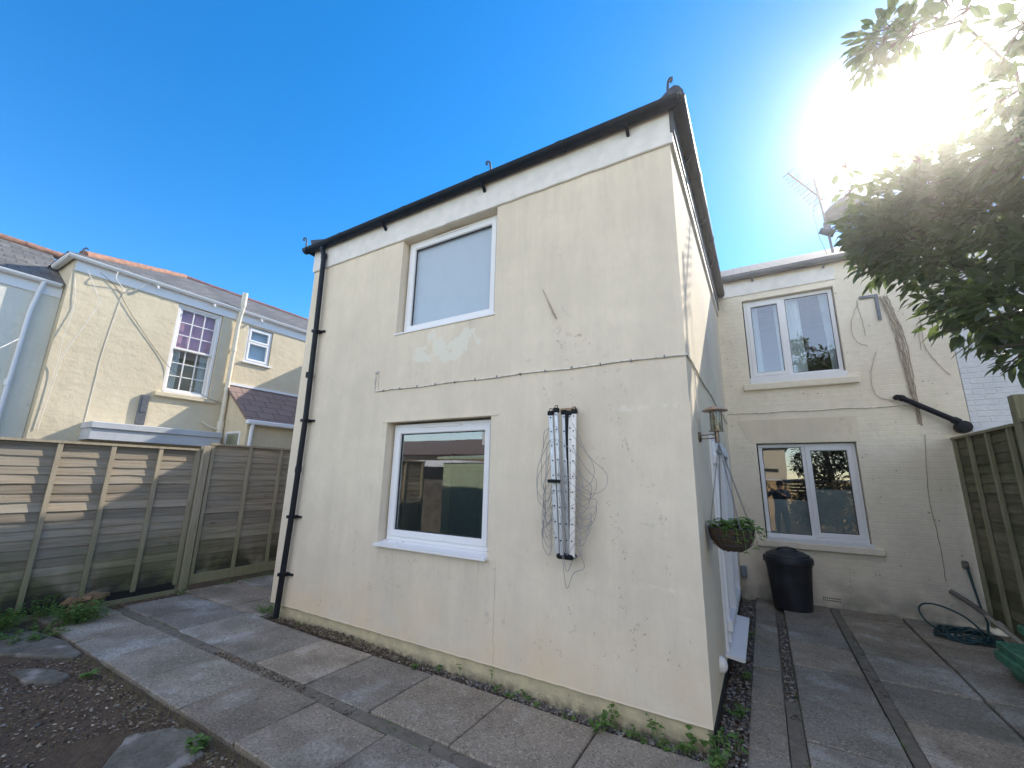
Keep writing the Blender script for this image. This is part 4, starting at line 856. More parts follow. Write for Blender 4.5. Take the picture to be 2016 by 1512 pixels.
# ================================================================== LEFT NEIGHBOUR
nb = thing('neighbour_house', 'sunlit cream house behind the left fence with white gutters and a slate roof', 'house', (-9.5, 0, 0))
house_for[0] = nb
SH = (.02, .85, 3.19, 5.05); SW = (1.40, 1.975, 4.165, 5.01)
n_ = MB(); wall_holes(n_, -1.55, 6.0, -.06, 5.25, [SH, SW], NL, .2); n_.add([(-9.5, -1.55, -.06), (-10.4, -1.55, -.06), (-10.4, -1.55, 5.25), (-9.5, -1.55, 5.25)], [(0, 1, 2, 3)])
n_.add([(-9.5, 6, -.06), (-14, 6, -.06), (-14, 6, 5.25), (-9.5, 6, 5.25)], [(0, 1, 2, 3)]); n_.add([(-9.9, -1.5, -.06), (-9.9, 6, -.06), (-9.9, 6, 5.2), (-9.9, -1.5, 5.2)], [(0, 1, 2, 3)])
n_.build('wall', 'neighbour_render', nb, recalc=False)
n_ = MB(); n_.box(-14, -9.72, -4.3, -1.555, -.06, 4.72); no = n_.build('wall', 'neighbour_pale', nb); no['label'] = 'recessed pale wall at the far left'
n_ = MB(); n_.box(-9.5, -7.15, 4.6, 11, -.06, 5.70); n_.build('shadow_wing', 'neighbour_render', nb)  # unseen block, added to cast the slanting shadow on the neighbour wall
MB().box(-.004, .02, 0, 0, 0, 0)
t = MB(); t.box(-1.53, 6.0, -.022, .0, 5.05, 5.24, m=NL); t.build('fascia', 'upvc', nb)
t = MB(); t.box(-9.74, -9.70, -4.35, -1.56, 4.55, 4.74); t.build('fascia', 'upvc', nb)
gutter('gutter', lambda p, q, t: Vector((-9.425 + p, t, 5.29 + q)), -1.66, 6.0, 'upvc', .06, (-.9, .1, 1.1, 2.2), (-.4, .6, 1.6))
gutter('gutter', lambda p, q, t: Vector((t, -1.62 + p, 5.28 + q)), -10.3, -9.45, 'upvc', .058)
gutter('gutter', lambda p, q, t: Vector((-9.65 + p, t, 4.78 + q)), -4.4, -1.60, 'upvc', .06, (-2.4, -3.5))
rf = MB()
E0, E1, K0, K1 = (-9.38, -1.68, 5.30), (-9.38, 6.0, 5.30), (-11.6, .72, 6.44), (-11.6, 6.0, 6.46)
rf.add([E0, E1, K1, K0, (-13.9, -1.68, 5.3), (-13.9, 6, 5.3)], [(0, 1, 2, 3), (0, 3, 4), (3, 2, 5, 4)]); rf.build('roof', 'slate_grey', nb, recalc=False)
rf = MB(); rf.add([(-9.62, -4.4, 4.78), (-9.62, -1.5, 4.78), (-11.6, -1.5, 5.94), (-11.6, -4.4, 5.94), (-13.6, -4.4, 4.78), (-13.6, -1.5, 4.78)], [(0, 1, 2, 3), (3, 2, 5, 4)]); rf.build('roof', 'slate_grey', nb, recalc=False)
def ridge(a, b, mat, r=.09, seg=.42):
    a, b = Vector(a), Vector(b); d = b - a; k = max(1, int(d.length / seg)); t = MB()
    for i in range(k): t.tube([a + d * (i / k) + Vector((0, 0, U(-.006, .006))), a + d * ((i + 1.03) / k)], [r * 1.05, r], 10, tone=U(.8, 1.2))
    t.build('ridge_tiles', mat, nb, smooth=40)
ridge((-9.6, -1.45, 5.42), K0, 'ridge_terracotta', .07); ridge(K0, K1, 'ridge_dark', .055); ridge((-11.6, -4.4, 5.95), (-11.6, -.6, 5.95), 'ridge_terracotta', .075)
t = MB().tube([(-9.42, -1.5, 5.34), (-9.42, -1.5, 5.44), (-9.42, -1.47, 5.48), (-9.42, -1.44, 5.46)], .014, 6); t.build('hip_iron', 'dark_iron', nb)
t = MB(); t.tube([(-9.63, -1.80, 4.74), (-9.65, -1.82, 4.6), (-9.655, -1.86, 4.2), (-9.655, -1.88, 0)], .030, 12)
t.tube([(-9.655, -1.878, 3.05), (-9.655, -1.878, 2.95)], .036, 12); t.build('downpipe', 'upvc', nb, smooth=50)
t = MB(); t.tube([(-9.43, 1.13, 2.0), (-9.43, 1.13, 4.9), (-9.40, 1.14, 5.2), (-9.38, 1.15, 5.3), (-9.38, 1.15, 5.68)], .045, 12); t.tube([(-9.43, 1.13, 2.75), (-9.43, 1.13, 2.2)], .065, 12); t.tube([(-9.40, 1.12, 2.55), (-9.43, .9, 2.62), (-9.46, .78, 2.7)], .02, 8)
t.tube([(-9.38, 1.15, 5.35), (-9.38, 1.15, 5.69)], .055, 12)
for z in (3.4, 4.3): t.tube([(-9.43, 1.13, z), (-9.43, 1.13, z + .08)], .055, 12)
t.build('soil_pipe', 'cream_pipe', nb, smooth=45)
# sash window with glazing bars
def glazed(m, u0, u1, z0, z1, mat, label, bars):
    f = MB().frame(u0, u1, z0, z1, .05, .03, .12, m); wn_ = f.build('window', mat, nb); wn_['label'] = label
    for (a, b, c, e, d, nx_, nz_) in bars:
        s_ = MB().frame(a, b, c, e, .045, d, d + .045, m)
        for k in range(1, nx_): x = a + .045 + (b - a - .09) * k / nx_; s_.box(x - .009, x + .009, d + .004, d + .03, c + .04, e - .04, m=m)
        for k in range(1, nz_): z = c + .045 + (e - c - .09) * k / nz_; s_.box(a + .04, b - .04, d + .005, d + .029, z - .009, z + .009, m=m)
        so_ = s_.build('sash', mat, wn_); MB().box(a + .046, b - .046, d + .02, d + .026, c + .046, e - .046, m=m).build('pane', 'blind_glass' if c > 4 else 'window_glass', so_)
    return wn_
wn_ = glazed(NL, .03, .84, 3.2, 5.04, 'upvc_pink', 'tall sash window with white glazing bars', [(.08, .79, 4.10, 4.99, .05, 3, 3), (.08, .79, 3.25, 4.145, .096, 3, 3)])
plain('blind_pink', (.50, .28, .36), .8)
MB().box(.1, .77, .16, .165, 4.1, 4.98, m=NL).build('blind', 'blind_pink', wn_)
def ncurt(u0, u1, z0, z1): 
    t = MB(); n = 16; vs = []
    for i in range(n + 1):
        u = u0 + (u1 - u0) * i / n
        for z in (z0, z1): vs.append(NL(u, .165 + .012 * math.sin(i * 1.9), z))
    t.add(vs, [(2 * i, 2 * i + 2, 2 * i + 3, 2 * i + 1) for i in range(n)]); t.build('curtain', 'curtain', wn_, smooth=60)
ncurt(.1, .26, 3.25, 4.1); ncurt(.62, .78, 3.25, 4.1)
MB().cbox(-.09, .98, -.07, .03, 3.10, 3.19, .01, m=NL).build('window_sill', 'neighbour_render', nb)
wn_ = glazed(NL, 1.41, 1.965, 4.18, 5.0, 'upvc', 'small white top hung window near the soil pipe', [(1.45, 1.925, 4.66, 4.96, .02, 1, 1), (1.45, 1.925, 4.21, 4.65, .02, 1, 1)])
MB().cbox(1.36, 2.02, -.05, .03, 4.125, 4.165, .006, m=NL).build('window_sill', 'upvc', nb); MB().box(1.45, 1.93, .15, .155, 4.2, 4.98, m=NL).build('blind', 'blind', wn_)
# flat grey canopy, wall unit, lean to porch
t = MB(); t.cbox(-.98, 1.0, -.52, .0, 2.36, 2.47, .01, m=NL); t.box(-.96, .98, -.49, .0, 2.18, 2.36, m=NL); t.build('canopy', 'canopy_grey', nb)
t = MB(); t.cbox(-.28, -.14, -.05, 0, 2.52, 3.08, .012, m=NL); t.cbox(-.25, -.17, -.062, -.04, 2.75, 3.05, .006, m=NL); t.build('meter_cover', 'galv', nb)
t = MB(); Pz = [(0, -.06), (1.0, -.06), (1.0, 2.68), (0, 3.45)]; t.prism(Pz, 1.2, 6.0, lambda p, q, s: Vector((-9.5 + p, s, q))); po = t.build('porch', 'neighbour_render', nb)
t = MB(); t.prism([(0, 3.50), (1.08, 2.70), (1.08, 2.76), (0, 3.57)], 1.13, 6.0, lambda p, q, s: Vector((-9.5 + p, s, q))); t.build('porch_roof', 'tile_brown', po)
t = MB(); t.box(-9.50, -9.46, 1.14, 6.0, 3.565, 3.62); t.build('flashing', 'upvc', po)
t = MB(); t.cbox(-8.46, -8.36, 1.12, 6.0, 2.64, 2.74, .02); t.tube([(-8.40, 1.25, 2.66), (-8.42, 1.25, 2.5), (-8.44, 1.25, .2)], .036, 10); t.build('porch_gutter', 'upvc', po)
t = MB().frame(.22, .8, 1.5, 2.52, .05, -.02, .05, lambda u, d, z: Vector((-9.5 + u, 1.2 + d, z))); pw = t.build('porch_window', 'upvc', po)
MB().box(-9.23, -8.75, 1.195, 1.198, 1.55, 2.47).build('pane', 'window_glass', pw)
# cables looping on and off the wall
for k, (pts, r_, mt) in enumerate([
    ([(-1.217, -.02, 5.146), (-.95, -.02, 4.948), (-.67, -.015, 4.545), (-.043, -.015, 3.797), (.3, -.08, 3.5), (.72, -.09, 3.226), (1.703, -.06, 2.954), (2.6, -.08, 2.7)], .0045, 'cable_dark'),
    ([(-1.0, -.10, 5.26), (-1.02, -.12, 5.1), (-.9, -.04, 5.0), (-.785, -.02, 4.936), (-.5, -.1, 5.258)], .007, 'cable_white'),
    ([(-.785, -.02, 4.936), (-.86, -.008, 4.75), (-.93, -.006, 3.72), (-.935, -.006, 3.2), (-.94, -.006, 2.26)], .004, 'cable_white'),
    ([(-1.40, -.05, 5.15), (-1.2, -.10, 4.7), (-1.16, -.11, 4.5), (-1.38, -.08, 3.65), (-1.42, -.03, 3.2), (-1.46, -.02, 2.3)], .005, 'cable_white'),
    ([(-1.5, -.04, 4.9), (-1.44, -.10, 4.4), (-1.47, -.12, 3.75), (-1.45, -.06, 3.4), (-1.5, -.03, 2.3)], .004, 'cable_white'),
    ([(-3.0, -.02, 2.6), (-2.2, -.02, 3.35), (-1.9, .1, 3.7)], .008, 'cable_white')]):
    t = MB(); P = [NL(*p) for p in pts]; out = []
    for i in range(len(P) - 1):
        p0, p1, p2, p3 = P[max(i - 1, 0)], P[i], P[i + 1], P[min(i + 2, len(P) - 1)]
        for q in range(6): s = q / 6; out.append(.5 * ((2 * p1) + (p2 - p0) * s + (2 * p0 - 5 * p1 + 4 * p2 - p3) * s * s + (3 * p1 - p0 - 3 * p2 + p3) * s ** 3))
    out.append(P[-1]); t.tube(out, r_, 5); t.build('cable', mt, nb, recalc=False)

# ================================================================== RIGHT NEIGHBOUR AND TREE
wh = thing('white_house', 'white painted brick house wall behind the tree and the right fence', 'house', (5, 4.6, 0))
t = MB(); t.box(2.905, 9, 4.525, 11, -.06, 5.2); t.build('wall', 'white_brick', wh)
t = MB(); t.hexa([(2.905, 4.40, 5.22), (9, 4.40, 5.22), (9, 7.8, 6.94), (2.905, 7.8, 6.94), (2.905, 4.40, 5.26), (9, 4.40, 5.26), (9, 7.8, 6.99), (2.905, 7.8, 6.99)]); t.build('roof', 'slate_dark', wh)
tree = thing('tree', 'leafy dark evergreen tree overhanging the right fence against the sun', 'tree', (3.6, 1.6, 0))
t = MB(); t.tube([(3.6, 1.6, -.05), (3.55, 1.55, 1.2), (3.4, 1.4, 2.4), (3.0, 1.25, 3.4), (2.7, 1.15, 3.9), (2.5, 1.1, 4.2)], [.14, .12, .1, .075, .05, .025], 10)
limbs = [[(3.4, 1.4, 2.4), (2.8, 1.0, 2.8), (2.2, .7, 2.75), (1.9, .5, 2.6)], [(3.0, 1.25, 3.4), (2.4, 1.2, 3.6), (1.75, 1.3, 3.8)], [(2.6, 1.1, 4.2), (2.0, 1.4, 4.3), (1.5, 1.5, 4.2)], [(2.5, 1.1, 4.2), (2.25, .5, 4.6), (1.95, .25, 4.95), (1.7, .33, 5.05), (1.54, .38, 5.14)], [(3.2, 1.3, 3.0), (3.9, 1.9, 4.2), (4.2, 2.2, 5.2)], [(3.0, 1.25, 3.4), (3.2, .3, 4.4), (3.3, -.2, 5.0)]]
for li, q in enumerate(limbs): t.tube(q, [(.008 if li == 3 else .05) * (1 - i / len(q)) + .004 for i in range(len(q))], 7) if li == 3 else t.tube(q, [.05 - .04 * i / (len(q) - 1) for i in range(len(q))], 7)
tw = t
CL = [(1.73, 1.22, 3.81, .38, 420), (1.62, 1.45, 4.05, .30, 300), (1.85, 1.25, 4.15, .34, 380), (2.15, 1.15, 4.2, .36, 380), (2.4, 1.0, 4.15, .34, 300), (1.58, 1.56, 3.95, .22, 160), (1.5, 1.6, 4.15, .15, 70), (1.91, .93, 3.29, .36, 360), (1.95, .60, 2.84, .30, 300), (2.2, 1.09, 3.74, .45, 430), (2.06, 1.4, 4.17, .40, 330), (1.70, 1.55, 4.08, .28, 190), (1.93, .44, 2.56, .17, 110), (1.60, 1.53, 3.80, .24, 150), (1.85, .83, 3.0, .26, 200), (2.25, .7, 3.1, .40, 380), (2.45, 1.3, 4.1, .40, 320), (2.5, .9, 3.5, .45, 420), (2.3, .35, 2.7, .32, 260), (1.75, 1.0, 3.5, .24, 150),
      (1.535, .37, 5.16, .16, 95), (1.50, .42, 5.0, .09, 32), (1.62, .40, 5.1, .12, 36), (1.82, .1, 5.04, .08, 14), (1.80, .2, 5.0, .07, 8), (1.39, 1.27, 4.71, .07, 7), (1.42, 1.35, 4.5, .09, 12), (1.5, 1.5, 4.3, .15, 40), (1.47, 1.55, 4.12, .12, 30), (1.95, 1.45, 4.50, .22, 60), (2.4, 1.3, 4.45, .25, 80),
      (2.05, .03, 4.54, .20, 60), (2.12, .31, 4.30, .22, 80), (2.17, .66, 4.12, .28, 160), (1.88, .01, 4.8, .10, 16), (1.67, .2, 4.99, .12, 26), (1.56, .26, 5.13, .12, 36), (2.2, .0, 4.4, .25, 110), (2.25, .35, 3.9, .35, 240), (1.97, 1.16, 4.24, .22, 110), (1.72, 1.28, 4.37, .16, 40), (1.53, 1.44, 4.38, .14, 40), (1.45, 1.60, 4.25, .12, 36), (1.8, 1.02, 4.4, .14, 18),
      (2.9, .6, 3.6, .6, 420), (3.2, 1.4, 4.0, .6, 380), (3.6, 2.0, 4.6, .7, 330), (4.2, 2.1, 5.2, .8, 330), (3.4, .0, 4.6, .7, 330), (3.1, -.4, 3.6, .6, 300), (4.2, 1.0, 4.4, .8, 330)]
for (cx, cy, cz, r_, n) in CL:
    for _ in range(6): d = rdir(); d.z -= .2; c_ = Vector((cx, cy, cz)); tw.tube([c_ + Vector((.35, .1, .15)) * r_, c_ + d * r_ * .5 + rdir() * .03, c_ + d * r_ * U(.9, 1.2)], [.008, .005, .002], 5)
tw.build('trunk', 'trunk_bark', tree, smooth=70)
t = MB()
for (cx, cy, cz, r_, n) in CL:
    for _ in range(int(n * .85)):
        d = rdir(); p = Vector((cx, cy, cz)) + d * r_ * (R() ** .45) * Vector((1, 1, .85)).length / 1.66 * 1.0
        dr_ = (d * .8 + Vector((U(-.6, .2), U(-.6, .3), U(-.75, .25)))).normalized()
        leaf(t, p, dr_, (Vector((0, 0, 1)) + rdir() * .5), U(.07, .15), U(.036, .064), R() ** 1.1, U(.1, .4), U(0, .35))
t.build('crown', 'tree_leaf', tree, recalc=False)

# ================================================================== SOIL BED THINGS
def stone(label, poly, h, z0=-.045, seed=0):
    random.seed(seed); P = []
    n = len(poly)
    for i in range(n):
        a, b = Vector((*poly[i], 0)), Vector((*poly[(i + 1) % n], 0))
        for k in range(4): q = a.lerp(b, k / 4); P.append((q.x + U(-.008, .008), q.y + U(-.008, .008)))
    t = MB(); c = (sum(p[0] for p in P) / len(P), sum(p[1] for p in P) / len(P)); n = len(P)
    ins = [(c[0] + (p[0] - c[0]) * .95, c[1] + (p[1] - c[1]) * .95) for p in P]
    vs = [(x, y, z0) for x, y in P] + [(x, y, h - .012 + U(-.003, .003)) for x, y in P] + [(x, y, h + U(-.002, .002)) for x, y in ins]
    fs = [(i, (i + 1) % n, n + (i + 1) % n, n + i) for i in range(n)] + [(n + i, n + (i + 1) % n, 2 * n + (i + 1) % n, 2 * n + i) for i in range(n)] + [tuple(range(2 * n, 3 * n))]
    t.add(vs, fs); o = t.build('stepping_stone', 'stepping_stone'); tag(o, label, 'stepping stone', 'stepping stones in the soil'); random.seed(seed + 50)
stone('long grey stepping stone below the weeds by the left fence', [(-6.9, -2.35), (-6.4, -2.2), (-5.85, -2.0), (-5.22, -1.66), (-5.30, -1.60), (-5.75, -1.57), (-6.5, -1.68), (-7.0, -1.85)], .006, seed=3)
stone('half buried grey stepping stone with a pale corner', [(-5.28, -2.05), (-4.95, -2.02), (-4.70, -1.88), (-4.80, -1.78), (-5.05, -1.84), (-5.25, -1.93)], -.006, seed=5)
stone('grey stepping stone with a whitish stain beside the slabs', [(-3.33, -1.88), (-3.22, -1.71), (-3.10, -1.63), (-2.93, -1.62), (-2.72, -1.70), (-2.70, -1.84), (-2.80, -2.05), (-3.05, -2.08)], .004, seed=9)
random.seed(21)
gr = MB()
def blade(x, y, z, L, a, lean, wd, tone):
    d = Vector((math.cos(a), math.sin(a), 0)); s = Vector((-d.y, d.x, 0)) * wd; p = Vector((x, y, z))
    q = [p, p + d * L * lean * .4 + Vector((0, 0, L * .5 * (1 - lean * .4))), p + d * L * lean + Vector((0, 0, L * .72 * (1 - lean * .75)))]
    gr.add([q[0] - s, q[0] + s, q[1] + s * .7, q[1] - s * .7, q[2]], [(0, 1, 2, 3), (3, 2, 4)], tone)
for _ in range(1500): blade(U(-5.2, -.8), -1.575 - abs(random.gauss(0, .10)), -.02, U(.03, .11), U(0, 6.28), U(.5, 1.1), .0014, R())
for _ in range(420): x = U(-4.6, -2.0); blade(x, -1.7 - R() * .55, -.02, U(.04, .14), U(0, 6.28), U(.8, 1.2), .0012, R())
for _ in range(160): blade(U(-4.6, -2.3), U(-.1, .01), -.0, U(.03, .12), U(0, 6.28), U(.4, 1.1), .0012, R())
for _ in range(60): blade(U(-4.2, -3.9), U(-.97, -.86), -.005, U(.03, .07), U(0, 6.28), U(.5, 1.1), .0012, R())
struct(gr.build('dry_grass', 'grass_dry', recalc=False), 'stuff', 'dry brown grass wisps along the edge of the slabs', 'grass')

ms = MB()
for _ in range(900):
    k = random.random(); q = random.choice((0, 0, 1, 2)); 
    if q == 0: x, y = -.42 - .752 * random.randint(0, 7) + U(-.012, .012), U(-1.55, -.12)
    elif q == 1: x, y = U(-6, 0), random.choice((-.945, -.835)) + U(-.008, .008)
    else: x, y = random.choice((1.075, 1.15, .50)) + U(-.008, .008), U(-1, 4.3)
    if mn.noise((x * 2.3, y * 2.3, 30)) < .05: continue
    for _k in range(4): a = U(0, 6.28); leaf(ms, Vector((x, y, -.012)), Vector((math.cos(a), math.sin(a), U(.3, 1.2))), Vector((0, 0, 1)), U(.008, .018), U(.006, .012), R())
struct(ms.build('moss', 'weed_leaf', recalc=False), 'stuff', 'dark green moss tufts in the joints between the slabs', 'moss')

def weed(name, label, x, y, z, n, hgt, L, mat='weed_leaf', spread=.05, group=None, cat='weed', stems=None):
    o = thing(name, label, cat, (x, y, z), group); sm = MB(); lm = MB()
    for _ in range(stems or max(2, n // 6)):
        a = U(0, 6.28); r_ = spread * math.sqrt(R()); h = hgt * U(.45, 1.05)
        P = [Vector((x + r_ * .4 * math.cos(a), y + r_ * .4 * math.sin(a), z - .01)), Vector((x + r_ * .8 * math.cos(a), y + r_ * .8 * math.sin(a), z + h * .55)), Vector((x + r_ * 1.3 * math.cos(a), y + r_ * 1.3 * math.sin(a), z + h))]
        sm.tube(P, [.0022, .0018, .001], 4)
        for k in range(max(2, n * 1 // (stems or max(2, n // 6)))):
            s = U(.3, 1); p = P[0].lerp(P[1], s * 2) if s < .5 else P[1].lerp(P[2], s * 2 - 1); b = U(0, 6.28)
            leaf(lm, p, Vector((math.cos(b), math.sin(b), U(.1, .8))), Vector((0, 0, 1)), L * U(.6, 1.2), L * U(.45, .75), R(), .3, .3)
    sm.build('stem', 'weed_leaf', o, recalc=False); lm.build('leaves', mat, o, recalc=False); return o
WG = 'small weeds along the foot of the front wall'; WL = 'small green leafy weed growing at the foot of the front wall'
for (x, y, n, h, L) in ((-4.3, -.06, 22, .06, .03), (-2.45, -.10, 26, .06, .035), (-2.25, -.02, 12, .07, .04), (-1.62, -.06, 14, .06, .03), (-1.48, -.08, 14, .07, .035), (-1.35, -.03, 14, .08, .035), (-1.2, -.08, 12, .05, .03), (-.95, -.10, 14, .05, .03), (-.5, -.07, 24, .07, .035), (-.42, -.1, 22, .06, .03), (-.3, -.06, 18, .07, .03), (-.16, -.07, 18, .09, .04), (-.25, -.12, 18, .05, .03)):
    weed('weed', WL, x, y, -.02, n, h, L, group=WG, spread=.05)
weed('sprig', 'thin upright sprig with small leaves against the plinth', -2.02, -.02, 0, 9, .17, .028, spread=.012, stems=1, cat='weed')
weed('sprig', 'bent thin sprig right of the upright sprig by the plinth', -1.72, -.01, 0, 7, .13, .025, spread=.03, stems=1, cat='weed')
weed('weed', 'pale green broad leaved weed growing out of the joint between two slabs', -.70, -.16, -.01, 26, .10, .055, spread=.05, stems=6)
weed('weed', 'tall small leaved weed standing against the plinth near the corner', -.62, -.03, -.01, 22, .16, .038, spread=.06, stems=5)
weed('weed', 'dark leaved weed climbing the plinth left of the wall corner', -.36, -.01, -.01, 22, .17, .036, spread=.06, stems=5)
weed('weed', 'large clump of leafy weeds at the wall corner', .02, -.10, -.02, 60, .14, .05, spread=.11, stems=14)
weed('weed', 'upright broad leaved weed just left of the wall corner', -.12, -.04, -.02, 10, .13, .06, spread=.03, stems=3)
weed('weed', 'dark weed in the gravel beside the right wall, under the white vent', .10, .62, -.03, 30, .10, .05, spread=.08, stems=8)
weed('weed', 'low green weed in the gravel strip beside the narrow slabs', .14, 1.35, -.03, 24, .08, .04, spread=.06, stems=6)
weed('weed', 'mossy green weed in the gravel below the door threshold', .15, 2.6, -.03, 40, .06, .035, spread=.10, stems=10)
weed('weed', 'leggy weed in the corner gravel below the plinth end', .10, .15, -.03, 30, .12, .045, spread=.08, stems=8)
weed('fern', 'feathery green plant behind the foot of the black downpipe', -5.08, .05, -.01, 130, .10, .028, spread=.15, stems=36, cat='plant')
weed('seedling', 'bright green seedling standing alone in the soil', -4.62, -1.72, -.02, 9, .09, .08, spread=.02, stems=3, cat='plant', mat='basket_leaf')
weed('weed', 'green weed beside the stepping stone with the whitish stain', -2.78, -1.72, -.02, 34, .10, .05, spread=.06, stems=8)
weed('weed_clump', 'big bright green weed clump beside the rotten wood', -6.45, -1.32, -.03, 420, .24, .055, spread=.24, stems=80, cat='plant')
weed('weed_clump', 'green weed clump against the left fence at the picture edge', -6.72, -1.98, -.03, 460, .28, .06, spread=.30, stems=80, cat='plant')
weed('weed_clump', 'low green weed clump between the stepping stone and the rotten wood', -6.3, -1.70, -.03, 260, .10, .045, spread=.32, stems=60, cat='plant')
weed('weed_clump', 'sparse dark weed clump growing up the fence boards', -6.95, -1.50, -.03, 130, .28, .045, spread=.16, stems=26, cat='plant')
for x, lab in ((.6, 'weedy tuft under the gravel board right of the square post'), (1.15, 'second weedy tuft under the gravel board, nearer the extension')):
    weed('weed', lab, -6.93, x, -.02, 60, .07, .03, spread=.22, stems=20)
weed('weed', 'mossy weed tuft at the foot of the square fence post', -6.92, -.12, -.02, 30, .07, .03, spread=.08, stems=10)
lg = thing('rotten_wood', 'broken lump of rotten wood lying against the left fence', 'wood', (-6.75, -1.22, 0))
t = MB()
for k in range(9):
    a = U(-.5, .5); x, y, z = -6.78 + U(-.1, .1), -1.22 + U(-.13, .13), .10 + U(-.02, .09); d = Vector((U(.2, .5) , math.cos(a) * .6, U(-.1, .2))).normalized() * U(.07, .13)
    t.tube([Vector((x, y, z)) - d, Vector((x, y, z)) + d * .1 + Vector((0, 0, .01)), Vector((x, y, z)) + d], [U(.015, .035), U(.03, .05), U(.008, .025)], 6)
t.tube([(-6.85, -1.3, -.03), (-6.8, -1.22, .10), (-6.74, -1.15, .15)], [.10, .085, .05], 8)
t.build('lump', 'rotten_wood', lg)

# ================================================================== BEHIND THE CAMERA (seen in the window glass)
sh = thing('garden_shed', 'pale green timber shed mirrored in the lower front window', 'shed', (-6, -5.8, 0))
t = MB(); z = 0
while z < 2.0: t.hexa([(-6.68, -5.0, z), (-4.6, -5.0, z), (-4.6, -5.03, z), (-6.68, -5.03, z), (-6.68, -5.012, z + .118), (-4.6, -5.012, z + .118), (-4.6, -5.03, z + .118), (-6.68, -5.03, z + .118)]); z += .12
t.box(-6.66, -4.62, -6.8, -5.035, 0, 1.98); t.build('boarding', 'shed_green', sh)
t = MB()
for k in range(7): t.box(-6.35 + k * .115, -6.24 + k * .115, -4.995, -4.97, .08, 1.88)
t.build('door', 'shed_green', sh)
t = MB(); t.hexa([(-6.8, -4.86, 2.12), (-4.5, -4.86, 2.12), (-4.5, -7, 2.3), (-6.8, -7, 2.3), (-6.8, -4.86, 2.18), (-4.5, -4.86, 2.18), (-4.5, -7, 2.36), (-6.8, -7, 2.36)]); t.build('roof', 'shed_green', sh)
t = MB(); t.box(-11.5, -6.75, -7.3, -7.0, -.06, 1.58); tag(t.build('stone_wall', 'stone_dark'), 'low dark stone wall mirrored in the lower front window', 'wall')
cv = thing('parked_van', 'white van roof beyond the stone wall, mirrored in the lower front window', 'van', (-11, -10, 0))
t = MB(); t.cbox(-13.6, -9.3, -11.2, -9.2, .4, 2.3, .18); t.build('body', 'upvc', cv); t = MB(); t.box(-13.2, -9.6, -9.198, -9.19, 1.5, 2.05); t.build('window', 'rubber_seal', cv)
t = MB()
for x in (-12.7, -10.2): t.lathe([(.1, -.1), (.34, -.1), (.36, -.05), (.36, .05), (.34, .1), (.1, .1)], (x, -9.35, .36), 20, 'y')
t.build('wheel', 'rubber_seal', cv)
rt = thing('terrace_house', 'distant terrace with red tiled roofs mirrored in the lower front window', 'house', (-24, -27, 0))
MB().box(-36, -12, -33, -25, 0, 3.6).build('wall', 'brick_tan', rt); t = MB(); t.prism([(-25 + .6, 3.5), (-29, 5.2), (-33.6, 3.5)], -36.3, -11.7, lambda p, q, s: Vector((s, p, q))); t.build('roof', 'roof_red', rt)
t = MB(); t.box(-20.6, -19.2, -27.8, -27, 3.6, 6.0); t.box(-20.7, -19.1, -27.9, -26.9, 5.75, 5.9)
for k in range(4): t.lathe([(.13, 6.0), (.11, 6.45), (.0, 6.45)], (-20.4 + k * .32, -27.4, 0), 10)
t.build('chimney', 'upvc_pink', rt)
bf = thing('timber_fence', 'new yellowish slatted fence panel mirrored behind the photographer', 'fence', (1.2, -6, 0))
t = MB(); z = 0
while z < 1.75: t.box(-1.4, 3.4, -6.04, -6.0 - U(0, .006), z, z + .10); z += .112
t.build('boards', 'fence_fresh', bf); t = MB()
for x in (-1.3, .9, 3.3): t.box(x - .04, x + .04, -6.1, -6.045, 0, 1.8)
t.build('batten', 'fence_fresh', bf); MB().box(-1.45, 3.45, -6.1, -5.98, 1.78, 1.84).build('capping', 'upvc', bf)
bh = thing('cream_building', 'sunlit cream building mirrored in the lower rear window', 'house', (0, -14, 0))
MB().box(-1.6, 1.55, -18, -13, 0, 3.4).build('wall', 'neighbour_render', bh); MB().box(-1.8, 1.7, -18.2, -12.9, 3.42, 3.62).build('roof', 'slate_dark', bh); MB().box(-1.59, 1.2, -12.99, -12.95, 2.28, 2.42).build('band', 'interior', bh)
bt = thing('tree', 'dark bushy tree mirrored in the lower rear window', 'tree', (2.5, -5.4, 0))
MB().tube([(2.5, -5.4, -.05), (2.5, -5.4, 1.5), (2.4, -5.4, 3)], [.12, .1, .06], 8).build('trunk', 'trunk_bark', bt)
t = MB()
for (cx, cy, cz, r_, n) in ((2.2, -5.4, 2.7, .75, 800), (2.9, -5.4, 2.9, .8, 700), (2.3, -5.3, 1.6, .7, 800), (1.75, -5.2, .9, .55, 600), (2.8, -5.3, .9, .7, 600), (1.75, -5.4, 2.35, .4, 300), (2.5, -5.4, 3.6, .6, 400)):
    for _ in range(n): d = rdir(); leaf(t, Vector((cx, cy, cz)) + d * r_ * R() ** .4, d + rdir() * .6, Vector((0, 0, 1)) + rdir() * .4, U(.1, .2), U(.05, .09), R())
t.build('crown', 'shaded_leaf', bt, recalc=False)

